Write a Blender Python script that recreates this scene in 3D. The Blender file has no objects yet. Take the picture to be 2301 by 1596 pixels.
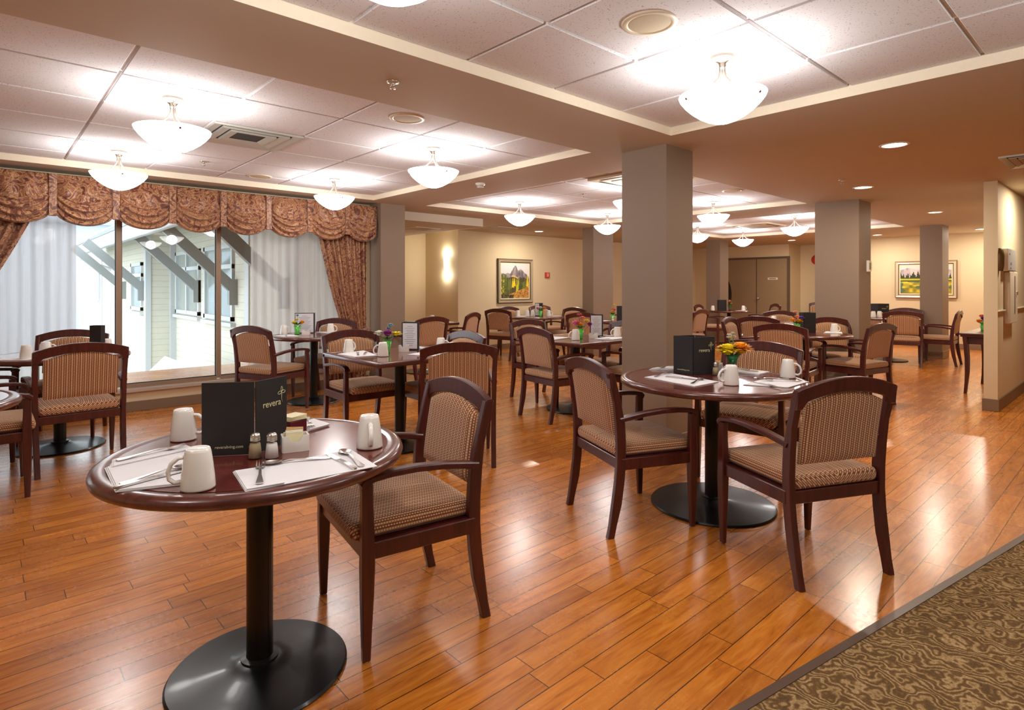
import bpy, bmesh, math, random
from mathutils import Vector, Matrix
random.seed(7)
SC = bpy.context.scene
COL = SC.collection
PI = math.pi
# ---------------------------------------------------------------- camera
FPX, CAMH = 1315.0, 1.24
cam_d = bpy.data.cameras.new('camera'); cam = bpy.data.objects.new('camera', cam_d); COL.objects.link(cam)
cam_d.sensor_fit = 'HORIZONTAL'; cam_d.sensor_width = 36.0
cam_d.lens = 36.0 * FPX / 2301.0
cam_d.shift_y = -(798.0 - 643.0) / 2301.0
cam_d.clip_start = 0.05; cam_d.clip_end = 200
HEAD = math.atan(1449.5 / FPX)
cam.location = (0, 0, CAMH)
cam.rotation_euler = (PI / 2, 0, HEAD - PI / 2)
SC.camera = cam
# ---------------------------------------------------------------- world (overcast white sky)
W = bpy.data.worlds.new('sky'); SC.world = W; W.use_nodes = True
bg = W.node_tree.nodes['Background']; bg.inputs[0].default_value = (0.86, 0.94, 1.0, 1); bg.inputs[1].default_value = 2.4
# ---------------------------------------------------------------- view
SC.view_settings.view_transform = 'Standard'; SC.view_settings.look = 'None'
SC.view_settings.exposure = 0.84; SC.view_settings.gamma = 1.0; SC.view_settings.use_curve_mapping = False
SC.cycles.max_bounces = 8; SC.cycles.diffuse_bounces = 5; SC.cycles.glossy_bounces = 4; SC.cycles.transparent_max_bounces = 12
SC.cycles.sample_clamp_indirect = 4.0; SC.cycles.use_denoising = True
SC.cycles.caustics_reflective = False; SC.cycles.caustics_refractive = False
LAMP_COL = (1.0, 0.975, 0.95)
LAMP_W = 12.0        # light inside each glass bowl
SPOT_W = 12.5        # each recessed downlight

# ================================================================ materials
def srgb(r, g, b):
    f = lambda c: (c / 255.0) / 12.92 if c / 255.0 <= 0.04045 else (((c / 255.0) + 0.055) / 1.055) ** 2.4
    return (f(r), f(g), f(b), 1.0)
MATS = {}
def mat(name, col, rough=0.6, metal=0.0, spec=0.5, coat=0.0, noise=None, bump=0.0, nscale=40.0, emis=None, estr=0.0):
    if name in MATS: return MATS[name]
    m = bpy.data.materials.new(name); m.use_nodes = True; MATS[name] = m
    nt = m.node_tree; b = nt.nodes['Principled BSDF']
    b.inputs['Base Color'].default_value = col; b.inputs['Roughness'].default_value = rough
    b.inputs['Metallic'].default_value = metal; b.inputs['Specular IOR Level'].default_value = spec
    b.inputs['Coat Weight'].default_value = coat; b.inputs['Coat Roughness'].default_value = 0.08
    if emis: b.inputs['Emission Color'].default_value = emis; b.inputs['Emission Strength'].default_value = estr
    tc = nt.nodes.new('ShaderNodeTexCoord'); n = nt.nodes.new('ShaderNodeTexNoise')
    n.inputs['Scale'].default_value = nscale; n.inputs['Detail'].default_value = 4.0
    nt.links.new(tc.outputs['Object'], n.inputs['Vector'])
    amt = noise if noise is not None else 0.04
    mx = nt.nodes.new('ShaderNodeMixRGB'); mx.inputs[1].default_value = tuple(c * (1 - amt) for c in col[:3]) + (1,)
    mx.inputs[2].default_value = tuple(min(1, c * (1 + amt)) for c in col[:3]) + (1,)
    nt.links.new(n.outputs['Fac'], mx.inputs[0]); nt.links.new(mx.outputs[0], b.inputs['Base Color'])
    if bump:
        bp = nt.nodes.new('ShaderNodeBump'); bp.inputs['Strength'].default_value = bump; bp.inputs['Distance'].default_value = 0.002
        nt.links.new(n.outputs['Fac'], bp.inputs['Height']); nt.links.new(bp.outputs[0], b.inputs['Normal'])
    return m
class NT:
    """tiny helper to write node trees"""
    def __init__(s, name):
        s.m = bpy.data.materials.new(name); s.m.use_nodes = True; s.t = s.m.node_tree
        s.b = s.t.nodes['Principled BSDF']; MATS[name] = s.m
    def n(s, typ, **kw):
        x = s.t.nodes.new('ShaderNode' + typ)
        for k, v in kw.items(): setattr(x, k, v)
        return x
    def l(s, a, b): s.t.links.new(a, b)
    def math(s, op, a, b=None, c=None):
        x = s.n('Math', operation=op)
        for i, v in enumerate((a, b, c)):
            if v is None: continue
            if isinstance(v, (int, float)): x.inputs[i].default_value = v
            else: s.l(v, x.inputs[i])
        return x.outputs[0]
    def mix(s, f, a, b, typ='MIX'):
        x = s.n('MixRGB', blend_type=typ)
        for i, v in enumerate((f, a, b)):
            if isinstance(v, (int, float)): x.inputs[i].default_value = v
            elif isinstance(v, tuple): x.inputs[i].default_value = v
            else: s.l(v, x.inputs[i])
        return x.outputs[0]
    def ramp(s, f, stops):
        x = s.n('ValToRGB'); e = x.color_ramp.elements
        while len(e) < len(stops): e.new(0.5)
        for el, (p, c) in zip(e, stops): el.position = p; el.color = c
        s.l(f, x.inputs[0]); return x.outputs[0]
    def noise(s, vec, scale, detail=4.0, dist=0.0, rough=0.5):
        x = s.n('TexNoise'); x.inputs['Scale'].default_value = scale; x.inputs['Detail'].default_value = detail
        x.inputs['Distortion'].default_value = dist; x.inputs['Roughness'].default_value = rough
        s.l(vec, x.inputs['Vector']); return x.outputs['Fac']
    def bump(s, h, strength, dist=0.002):
        x = s.n('Bump'); x.inputs['Strength'].default_value = strength; x.inputs['Distance'].default_value = dist
        s.l(h, x.inputs['Height']); s.l(x.outputs[0], s.b.inputs['Normal'])

def m_floor():
    k = NT('wood_strip_floor'); g = k.n('NewGeometry'); sep = k.n('SeparateXYZ'); k.l(g.outputs['Position'], sep.inputs[0])
    X, Y = sep.outputs[0], sep.outputs[1]
    v = k.math('DIVIDE', k.math('SUBTRACT', Y, 0.894), 0.0915); row = k.math('FLOOR', v); fv = k.math('FRACT', v)
    wn = k.n('TexWhiteNoise', noise_dimensions='1D'); k.l(row, wn.inputs['W'])
    u = k.math('ADD', k.math('DIVIDE', X, 0.66), k.math('MULTIPLY', wn.outputs['Value'], 7.3))
    colm = k.math('FLOOR', u); fu = k.math('FRACT', u)
    cb = k.n('CombineXYZ'); k.l(row, cb.inputs[0]); k.l(colm, cb.inputs[1])
    w2 = k.n('TexWhiteNoise', noise_dimensions='3D'); k.l(cb.outputs[0], w2.inputs['Vector'])
    # grain
    gx = k.n('CombineXYZ'); k.l(k.math('MULTIPLY', X, 1.6), gx.inputs[0]); k.l(k.math('MULTIPLY', Y, 14.0), gx.inputs[1]); k.l(k.math('MULTIPLY', w2.outputs['Value'], 30.0), gx.inputs[2])
    g1 = k.noise(gx.outputs[0], 2.2, 6.0, 1.2); g2 = k.noise(gx.outputs[0], 9.0, 5.0, 0.4)
    grain = k.math('ADD', k.math('MULTIPLY', g1, 0.75), k.math('MULTIPLY', g2, 0.25))
    base = k.ramp(grain, [(0.26, srgb(150, 80, 22)), (0.46, srgb(200, 118, 36)), (0.60, srgb(216, 136, 50)), (0.78, srgb(232, 162, 76))])
    tint = k.ramp(w2.outputs['Value'], [(0.0, (0.78, 0.72, 0.66, 1)), (0.5, (0.96, 0.94, 0.9, 1)), (1.0, (1.1, 1.06, 1.0, 1))])
    c = k.mix(1.0, base, tint, 'MULTIPLY')
    # joints
    ey = k.math('MINIMUM', fv, k.math('SUBTRACT', 1.0, fv)); ex = k.math('MINIMUM', fu, k.math('SUBTRACT', 1.0, fu))
    jy = k.math('LESS_THAN', ey, 0.019); jx = k.math('LESS_THAN', ex, 0.0024)
    j = k.math('MAXIMUM', jy, jx)
    c = k.mix(k.math('MULTIPLY', j, 0.9), c, srgb(50, 24, 12)); k.l(c, k.b.inputs['Base Color'])
    # worn varnish
    pos = g.outputs['Position']; sc = k.noise(pos, 2.3, 3.0); fine = k.noise(pos, 55.0, 4.0, 0, 0.7)
    r = k.math('ADD', k.math('MULTIPLY', sc, 0.16), k.math('MULTIPLY', fine, 0.10)); r = k.math('ADD', r, 0.13)
    k.l(r, k.b.inputs['Roughness']); k.b.inputs['Specular IOR Level'].default_value = 0.6
    k.b.inputs['Coat Weight'].default_value = 0.45; k.l(k.math('ADD', k.math('MULTIPLY', fine, 0.14), 0.14), k.b.inputs['Coat Roughness'])
    h = k.math('ADD', k.math('MULTIPLY', k.math('SUBTRACT', 1.0, j), 1.0), k.math('MULTIPLY', g2, 0.04))
    k.bump(h, 0.3, 0.0010); return k.m
def m_carpet():
    k = NT('scroll_pattern_carpet'); g = k.n('NewGeometry'); pos = g.outputs['Position']
    mp = k.n('Mapping'); mp.inputs['Rotation'].default_value = (0, 0, 0.7); mp.inputs['Scale'].default_value = (1.0, 1.15, 1.0); k.l(pos, mp.inputs[0])
    wa = k.n('TexNoise'); wa.inputs['Scale'].default_value = 9.0; wa.inputs['Detail'].default_value = 2.0; k.l(mp.outputs[0], wa.inputs['Vector'])
    wv = k.n('TexWave'); wv.wave_type = 'BANDS'; wv.bands_direction = 'DIAGONAL'; wv.inputs['Scale'].default_value = 12.0; wv.inputs['Distortion'].default_value = 26.0; wv.inputs['Detail'].default_value = 2.5; wv.inputs['Detail Scale'].default_value = 0.9
    k.l(mp.outputs[0], wv.inputs['Vector'])
    f = k.noise(pos, 190.0, 3.0, 0.5, 0.7); big = k.noise(mp.outputs[0], 7.0, 3.0, 1.5)
    v = k.math('ADD', k.math('MULTIPLY', wv.outputs['Fac'], 0.34), k.math('ADD', k.math('MULTIPLY', f, 0.62), k.math('MULTIPLY', big, 0.28)))
    c = k.ramp(v, [(0.26, srgb(84, 66, 48)), (0.46, srgb(112, 86, 56)), (0.62, srgb(134, 102, 62)), (0.74, srgb(170, 138, 94)), (0.92, srgb(208, 178, 132))])
    k.l(c, k.b.inputs['Base Color']); k.b.inputs['Roughness'].default_value = 0.95; k.b.inputs['Specular IOR Level'].default_value = 0.1
    k.bump(k.math('ADD', v, f), 0.9, 0.004); return k.m
def m_tile():
    k = NT('mineral_ceiling_tile'); g = k.n('NewGeometry'); pos = g.outputs['Position']
    vo = k.n('TexVoronoi'); vo.inputs['Scale'].default_value = 85.0; k.l(pos, vo.inputs['Vector'])
    n = k.noise(pos, 40.0, 4.0, 1.0)
    d = k.math('LESS_THAN', k.math('ADD', vo.outputs['Distance'], k.math('MULTIPLY', n, 0.55)), 0.46)
    c = k.mix(k.math('MULTIPLY', d, 0.62), srgb(224, 223, 226), srgb(140, 130, 126)); k.l(c, k.b.inputs['Base Color'])
    k.b.inputs['Roughness'].default_value = 0.95; k.b.inputs['Specular IOR Level'].default_value = 0.05
    k.bump(k.math('SUBTRACT', 1.0, d), 0.3, 0.002); return k.m
def m_wood(name, c1, c2, rough, coat=0.3, axis=2):
    k = NT(name); tc = k.n('TexCoord'); mp = k.n('Mapping'); s = [22.0, 22.0, 22.0]; s[axis] = 2.0; mp.inputs['Scale'].default_value = s
    k.l(tc.outputs['Object'], mp.inputs[0]); n = k.noise(mp.outputs[0], 2.0, 5.0, 0.6)
    k.l(k.ramp(n, [(0.3, c1), (0.7, c2)]), k.b.inputs['Base Color']); k.b.inputs['Roughness'].default_value = rough
    k.b.inputs['Coat Weight'].default_value = coat; k.b.inputs['Coat Roughness'].default_value = 0.15
    k.bump(n, 0.05, 0.001); return k.m
def m_tabletop():
    k = NT('worn_mahogany_tabletop'); tc = k.n('TexCoord'); o = tc.outputs['Object']; sep = k.n('SeparateXYZ'); k.l(o, sep.inputs[0])
    n = k.noise(o, 26.0, 5.0, 0.8); wear = k.noise(o, 5.0, 4.0, 1.2)
    c = k.ramp(n, [(0.3, srgb(84, 26, 22)), (0.7, srgb(112, 42, 34))])
    scr = k.noise(o, 120.0, 2.0, 2.0)
    w = k.math('MULTIPLY', k.math('GREATER_THAN', wear, 0.56), k.math('GREATER_THAN', scr, 0.52))
    c = k.mix(k.math('MULTIPLY', w, 0.35), c, srgb(150, 96, 84)); k.l(c, k.b.inputs['Base Color'])
    k.l(k.math('ADD', k.math('MULTIPLY', wear, 0.22), 0.10), k.b.inputs['Roughness']); k.b.inputs['Coat Weight'].default_value = 0.7
    k.b.inputs['Coat Roughness'].default_value = 0.12; k.b.inputs['Specular IOR Level'].default_value = 0.6
    k.bump(scr, 0.04, 0.001); return k.m
def m_fabric(name, seat):
    k = NT(name); tc = k.n('TexCoord'); sep = k.n('SeparateXYZ'); k.l(tc.outputs['Object'], sep.inputs[0]); X, Y, Z = sep.outputs
    if seat: s = k.math('SUBTRACT', k.math('ABSOLUTE', X), Z); t = Y
    else: s = X; t = Z
    p = k.math('DIVIDE', s, 0.0125); i = k.math('FLOOR', p); f = k.math('FRACT', p)
    par = k.math('MODULO', k.math('ABSOLUTE', i), 2.0)
    base = k.mix(par, srgb(130, 68, 46), srgb(168, 120, 80))
    q = k.math('FRACT', k.math('ADD', k.math('DIVIDE', t, 0.010), k.math('MULTIPLY', par, 0.5)))
    dash = k.math('MULTIPLY', k.math('LESS_THAN', k.math('ABSOLUTE', k.math('SUBTRACT', f, 0.5)), 0.20), k.math('LESS_THAN', q, 0.62))
    c = k.mix(k.math('MULTIPLY', dash, 0.85), base, srgb(232, 204, 160))
    edge = k.math('LESS_THAN', f, 0.14); c = k.mix(k.math('MULTIPLY', edge, 0.6), c, srgb(74, 30, 26))
    k.l(c, k.b.inputs['Base Color']); k.b.inputs['Roughness'].default_value = 0.9; k.b.inputs['Specular IOR Level'].default_value = 0.2
    k.b.inputs['Sheen Weight'].default_value = 0.25
    n = k.noise(tc.outputs['Object'], 500.0, 2.0); k.bump(k.math('ADD', k.math('MULTIPLY', dash, 0.7), n), 0.35, 0.0012); return k.m
def m_damask():
    k = NT('gold_and_rust_damask'); tc = k.n('TexCoord'); o = tc.outputs['Object']
    n = k.noise(o, 7.5, 4.0, 4.5, 0.5); n2 = k.noise(o, 50.0, 3.0, 1.0)
    v = k.math('ADD', k.math('MULTIPLY', n, 0.86), k.math('MULTIPLY', n2, 0.14))
    c = k.ramp(v, [(0.36, srgb(96, 50, 38)), (0.46, srgb(130, 74, 54)), (0.515, srgb(206, 160, 112)), (0.56, srgb(130, 74, 52)), (0.68, srgb(176, 128, 88))])
    k.l(c, k.b.inputs['Base Color']); k.b.inputs['Roughness'].default_value = 0.45; k.b.inputs['Sheen Weight'].default_value = 0.3
    k.bump(v, 0.15, 0.002); return k.m
def m_sheer():
    k = NT('white_sheer_voile'); o = k.t.nodes['Material Output']; tl = k.n('BsdfTranslucent'); df = k.n('BsdfDiffuse'); tr = k.n('BsdfTransparent')
    tl.inputs[0].default_value = (0.68, 0.70, 0.72, 1); df.inputs[0].default_value = (0.78, 0.79, 0.80, 1)
    a = k.n('MixShader'); a.inputs[0].default_value = 0.4; k.l(tl.outputs[0], a.inputs[1]); k.l(df.outputs[0], a.inputs[2])
    tc = k.n('TexCoord'); mp = k.n('Mapping'); mp.inputs['Scale'].default_value = (60, 60, 1.5); k.l(tc.outputs['Object'], mp.inputs[0])
    n = k.noise(mp.outputs[0], 1.0, 2.0); f = k.math('ADD', k.math('MULTIPLY', n, 0.3), 0.12)
    b = k.n('MixShader'); k.l(f, b.inputs[0]); k.l(a.outputs[0], b.inputs[1]); k.l(tr.outputs[0], b.inputs[2]); k.l(b.outputs[0], o.inputs[0]); return k.m
def m_glass(name='window_glass', tint=(0.97, 1.0, 0.99, 1), ior=1.5, extra=0.0):
    k = NT(name); o = k.t.nodes['Material Output']; tr = k.n('BsdfTransparent'); gl = k.n('BsdfGlossy'); tr.inputs[0].default_value = tint
    gl.inputs['Roughness'].default_value = 0.0; fr = k.n('Fresnel'); fr.inputs['IOR'].default_value = ior
    tc = k.n('TexCoord'); n = k.noise(tc.outputs['Object'], 3.0, 1.0)
    gm = k.n('NewGeometry'); f = k.math('MULTIPLY', k.math('ADD', fr.outputs[0], k.math('MULTIPLY', n, extra + 0.01)), k.math('SUBTRACT', 1.0, gm.outputs['Backfacing']))
    b = k.n('MixShader'); k.l(f, b.inputs[0]); k.l(tr.outputs[0], b.inputs[1]); k.l(gl.outputs[0], b.inputs[2]); k.l(b.outputs[0], o.inputs[0]); return k.m
def m_bowl():
    k = NT('glowing_frosted_glass'); o = k.t.nodes['Material Output']; em = k.n('Emission'); tr = k.n('BsdfTransparent')
    tc = k.n('TexCoord'); n = k.noise(tc.outputs['Object'], 6.0, 2.0)
    k.l(k.mix(n, (1.0, 0.96, 0.91, 1), (1.0, 0.98, 0.95, 1)), em.inputs[0]); em.inputs[1].default_value = 8.8
    b = k.n('MixShader'); b.inputs[0].default_value = 0.45; k.l(em.outputs[0], b.inputs[1]); k.l(tr.outputs[0], b.inputs[2]); k.l(b.outputs[0], o.inputs[0]); return k.m
def m_siding():
    k = NT('cream_lap_siding'); g = k.n('NewGeometry'); sep = k.n('SeparateXYZ'); k.l(g.outputs['Position'], sep.inputs[0])
    f = k.math('FRACT', k.math('DIVIDE', sep.outputs[2], 0.135)); ln = k.math('LESS_THAN', f, 0.07)
    n = k.noise(g.outputs['Position'], 6.0, 3.0); c0 = k.mix(n, srgb(204, 200, 184), srgb(212, 208, 194))
    k.l(k.mix(k.math('MULTIPLY', ln, 0.5), c0, srgb(150, 146, 134)), k.b.inputs['Base Color']); k.b.inputs['Roughness'].default_value = 0.8
    k.bump(f, 0.6, 0.015); return k.m
def m_vcol(name):
    k = NT(name); a = k.n('VertexColor'); a.layer_name = 'paint'; tc = k.n('TexCoord'); n = k.noise(tc.outputs['Object'], 300.0, 2.0)
    k.l(a.outputs[0], k.b.inputs['Base Color']); k.b.inputs['Roughness'].default_value = 0.6; k.bump(n, 0.2, 0.001); return k.m

FLOOR = m_floor(); CARPET = m_carpet(); TILE = m_tile()
FRAME = m_wood('dark_mahogany_chair_frame', srgb(58, 18, 16), srgb(84, 30, 26), 0.32)
TOPM = m_tabletop()
EDGEM = m_wood('mahogany_table_edge', srgb(70, 30, 24), srgb(104, 52, 42), 0.28, 0.6, 0)
SEATF = m_fabric('striped_seat_fabric', True); BACKF = m_fabric('striped_back_fabric', False)
DAMASK = m_damask(); SHEER = m_sheer(); GLASS = m_glass(extra=0.02); BOWL = m_bowl(); SIDING = m_siding(); PAINT = m_vcol('oil_paint')
WALL = mat('warm_beige_wall_paint', srgb(220, 203, 168), 0.75, noise=0.02, nscale=4)
SOFF = mat('cream_ceiling_paint', srgb(196, 184, 166), 0.8, noise=0.015, nscale=3)
COLP = mat('taupe_column_paint', srgb(136, 115, 96), 0.6, noise=0.02, nscale=3)
BASEB = mat('taupe_vinyl_base', srgb(128, 106, 84), 0.45)
CREAM = mat('cream_trim', srgb(222, 210, 186), 0.5)
TBAR = mat('white_ceiling_grid', srgb(232, 228, 224), 0.5)
BLACKM = mat('black_powder_coated_metal', srgb(12, 13, 15), 0.33, spec=0.35, coat=0.12, bump=0.15, nscale=30)
STEEL = mat('polished_stainless', srgb(214, 210, 206), 0.26, metal=1.0)
NICKEL = mat('brushed_nickel', srgb(206, 196, 182), 0.3, metal=0.9)
LAMPMET = mat('satin_bronze_nickel', srgb(122, 110, 98), 0.45, metal=0.3)
CHINA = mat('white_stoneware', srgb(238, 234, 226), 0.15, coat=0.5, noise=0.01)
PAPER = mat('white_paper_napkin', srgb(232, 230, 232), 0.9, noise=0.02, bump=0.3, nscale=60)
BLACKC = mat('black_menu_cover', srgb(30, 27, 28), 0.55, noise=0.1)
SHEETM = mat('printed_menu_sheet', srgb(224, 224, 230), 0.5)
INK = mat('grey_print', srgb(120, 120, 128), 0.8)
CREAMINK = mat('cream_lettering', srgb(206, 200, 156), 0.6)
GREENV = mat('green_glass_vase', srgb(90, 190, 70), 0.15, coat=0.5)
DGREEN = mat('deep_green_ribbon', srgb(10, 120, 60), 0.5)
LEAF = mat('leaf_green', srgb(70, 110, 40), 0.6, noise=0.3)
MULL = mat('bronze_window_frame', srgb(150, 122, 98), 0.45)
WHITEP = mat('white_exterior_trim', srgb(192, 196, 198), 0.6)
GREYP = mat('grey_timber_brace', srgb(140, 144, 144), 0.7, noise=0.05)
ROOFM = mat('grey_roofing', srgb(112, 118, 120), 0.85, noise=0.15)
DPANE = mat('exterior_window_pane', srgb(150, 160, 158), 0.08, coat=0.8, noise=0.2, nscale=3)
CLEAR = m_glass('clear_tableware_glass', (0.93, 0.95, 0.94, 1), 1.45)
DOORP = mat('taupe_door_paint', srgb(150, 128, 98), 0.5)
FLOW = {n: mat('petal_' + n, srgb(*c), 0.6, noise=0.15, nscale=80) for n, c in dict(yellow=(255, 226, 40), orange=(255, 176, 44), purple=(170, 60, 150), pink=(240, 130, 170), white=(240, 238, 226), blue=(120, 180, 200), salmon=(250, 160, 130), violet=(110, 80, 180)).items()}

# ================================================================ mesh helpers
def link(name, bm, m, parent=None, smooth=False, auto=None):
    bm.normal_update()
    me = bpy.data.meshes.new(name); bm.to_mesh(me); bm.free()
    for x in (m if isinstance(m, (list, tuple)) else [m]): me.materials.append(x)
    if smooth: me.polygons.foreach_set('use_smooth', [True] * len(me.polygons))
    if auto:
        me.polygons.foreach_set('use_smooth', [True] * len(me.polygons))
        try: me.set_sharp_from_angle(angle=math.radians(auto))
        except Exception: pass
    o = bpy.data.objects.new(name, me); COL.objects.link(o)
    if parent: o.parent = parent
    return o
def struct(name, bm, m, parent=None, **kw):
    o = link(name, bm, m, parent, **kw); o['kind'] = 'structure'; return o
def tag(o, label, cat, group=None):
    o['label'] = label; o['category'] = cat
    if group: o['group'] = group
    return o
def thing(name, label, cat, loc=(0, 0, 0), rz=0.0, group=None):
    o = bpy.data.objects.new(name, None); COL.objects.link(o); o.empty_display_size = 0.1
    o.location = loc; o.rotation_euler = (0, 0, rz); return tag(o, label, cat, group)
def dup(o, parent=None):
    c = o.copy(); COL.objects.link(c)
    if parent: c.parent = parent
    for ch in list(o.children): dup(ch, c)
    return c
def B(): return bmesh.new()
def box(bm, x0, x1, y0, y1, z0, z1, bev=0.0, seg=2, mi=0, M=None):
    r = bmesh.ops.create_cube(bm, size=1.0); vs = r['verts']
    for v in vs: v.co = Vector(((x0 + x1) / 2 + v.co.x * (x1 - x0), (y0 + y1) / 2 + v.co.y * (y1 - y0), (z0 + z1) / 2 + v.co.z * (z1 - z0)))
    fs = set(f for v in vs for f in v.link_faces)
    for f in fs: f.material_index = mi
    if bev:
        es = list(set(e for v in vs for e in v.link_edges))
        g = bmesh.ops.bevel(bm, geom=es, offset=bev, segments=seg, affect='EDGES', profile=0.5)
        for f in g['faces']: f.material_index = mi
        vs = list(set(v for f in g['faces'] for v in f.verts) | set(v for v in vs if v.is_valid))
    if M is not None: bmesh.ops.transform(bm, matrix=M, verts=[v for v in vs if v.is_valid])
    return vs
def quad(bm, pts, mi=0):
    f = bm.faces.new([bm.verts.new(p) for p in pts]); f.material_index = mi; return f
def prism(bm, poly, z0, z1, mi=0):
    a = [bm.verts.new((x, y, z0)) for x, y in poly]; b = [bm.verts.new((x, y, z1)) for x, y in poly]; n = len(poly)
    fs = [bm.faces.new(a[::-1]), bm.faces.new(b)] + [bm.faces.new((a[i], a[(i + 1) % n], b[(i + 1) % n], b[i])) for i in range(n)]
    for f in fs: f.material_index = mi
    return a + b
def lathe(bm, prof, n=32, cx=0, cy=0, mi=0, close=False):
    rings = []
    for r, z in prof:
        if r < 1e-5: rings.append([bm.verts.new((cx, cy, z))])
        else: rings.append([bm.verts.new((cx + r * math.cos(2 * PI * i / n), cy + r * math.sin(2 * PI * i / n), z)) for i in range(n)])
    for a, b in zip(rings, rings[1:]):
        for i in range(n):
            j = (i + 1) % n
            if len(a) == 1 and len(b) == 1: continue
            if len(a) == 1: f = bm.faces.new((a[0], b[j], b[i]))
            elif len(b) == 1: f = bm.faces.new((a[i], a[j], b[0]))
            else: f = bm.faces.new((a[i], a[j], b[j], b[i]))
            f.material_index = mi; f.smooth = True
def sweep(bm, pts, wid, n=8, mi=0, caps=True, flat=1.0, up=Vector((0, 0, 1))):
    """tube through pts; wid = radius or list; flat scales the up direction"""
    pts = [Vector(p) for p in pts]; rings = []
    for i, p in enumerate(pts):
        t = (pts[min(i + 1, len(pts) - 1)] - pts[max(i - 1, 0)]).normalized()
        s = t.cross(up)
        s = s.normalized() if s.length > 1e-4 else t.cross(Vector((1, 0, 0))).normalized()
        u = s.cross(t).normalized(); r = wid[i] if isinstance(wid, (list, tuple)) else wid
        rings.append([bm.verts.new(p + s * (r * math.cos(2 * PI * k / n)) + u * (r * flat * math.sin(2 * PI * k / n))) for k in range(n)])
    for a, b in zip(rings, rings[1:]):
        for k in range(n):
            f = bm.faces.new((a[k], a[(k + 1) % n], b[(k + 1) % n], b[k])); f.material_index = mi; f.smooth = n > 4
    if caps: bm.faces.new(rings[0][::-1]).material_index = mi; bm.faces.new(rings[-1]).material_index = mi
def rect_sweep(bm, secs, mi=0, bev=0.0):
    """secs: list of (centre, half vector a, half vector b): closed rectangular loft"""
    rings = []
    for c, a, b in secs:
        c, a, b = Vector(c), Vector(a), Vector(b)
        if bev:
            ka, kb = 1 - bev / max(a.length, 1e-6), 1 - bev / max(b.length, 1e-6)
            pts = [c + a + b * kb, c + a * ka + b, c - a * ka + b, c - a + b * kb, c - a - b * kb, c - a * ka - b, c + a * ka - b, c + a - b * kb]
        else: pts = [c + a + b, c - a + b, c - a - b, c + a - b]
        rings.append([bm.verts.new(p) for p in pts])
    n = len(rings[0])
    for p, q in zip(rings, rings[1:]):
        for k in range(n): bm.faces.new((p[k], p[(k + 1) % n], q[(k + 1) % n], q[k])).material_index = mi
    bm.faces.new(rings[0][::-1]).material_index = mi; bm.faces.new(rings[-1]).material_index = mi
    bmesh.ops.recalc_face_normals(bm, faces=bm.faces[:])

# ================================================================ room shell
H = 2.28; HT = 2.345
XMIN, XMAX, YMIN, YMAX = -3.0, 15.6, -3.0, 9.9
bm = B(); box(bm, XMIN, XMAX, YMIN, YMAX, -0.1, 0.0); struct('floor', bm, FLOOR)
def cline(x): return 0.80 - (x - 1.67) * 0.1753
bm = B()
a = [(-2.9, cline(-2.9)), (6.6, cline(6.6)), (6.6, -2.9), (-2.9, -2.9)]
prism(bm, a[::-1], 0.0, 0.006); struct('carpet', bm, CARPET)
bm = B()
for x0, x1 in ((-2.9, 6.6),):
    for z0, z1, w0, w1 in ((0.0, 0.011, 0.0, 0.030),):
        prism(bm, [(x0, cline(x0) - 0.004), (x1, cline(x1) - 0.004), (x1, cline(x1) + 0.026), (x0, cline(x0) + 0.026)], 0.0, 0.009)
struct('trim_1', bm, mat('brown_rubber_edge_strip', srgb(96, 76, 62), 0.4))
COFF = [(-3.0, 3.52, 2.96, 6.37), (-3.0, 3.53, -1.5, 2.257), (4.26, 7.70, 2.96, 6.36), (8.66, 11.95, 2.96, 6.33)]
bm = B()
xs = sorted(set([XMIN, XMAX] + [c[i] for c in COFF for i in (0, 1)])); ys = sorted(set([YMIN, YMAX] + [c[i] for c in COFF for i in (2, 3)]))
for i in range(len(xs) - 1):
    for j in range(len(ys) - 1):
        mx, my = (xs[i] + xs[i + 1]) / 2, (ys[j] + ys[j + 1]) / 2
        if any(c[0] < mx < c[1] and c[2] < my < c[3] for c in COFF): continue
        quad(bm, [(xs[i], ys[j], H), (xs[i], ys[j + 1], H), (xs[i + 1], ys[j + 1], H), (xs[i + 1], ys[j], H)])
for x0, x1, y0, y1 in COFF:
    p = [(x0, y0), (x1, y0), (x1, y1), (x0, y1)]
    for k in range(4):
        (ax, ay), (bx, by) = p[k], p[(k + 1) % 4]; quad(bm, [(ax, ay, H), (bx, by, H), (bx, by, 2.5), (ax, ay, 2.5)], 1)
quad(bm, [(XMIN, YMIN, 2.5), (XMAX, YMIN, 2.5), (XMAX, YMAX, 2.5), (XMIN, YMAX, 2.5)])
bmesh.ops.remove_doubles(bm, verts=bm.verts, dist=0.0005)
ceil = struct('ceiling', bm, [SOFF, mat('lamplit_coffer_edge', srgb(232, 220, 198), 0.7)])  # edge faces: ceiling paint in a lighter colour, standing in for lamp light
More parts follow.
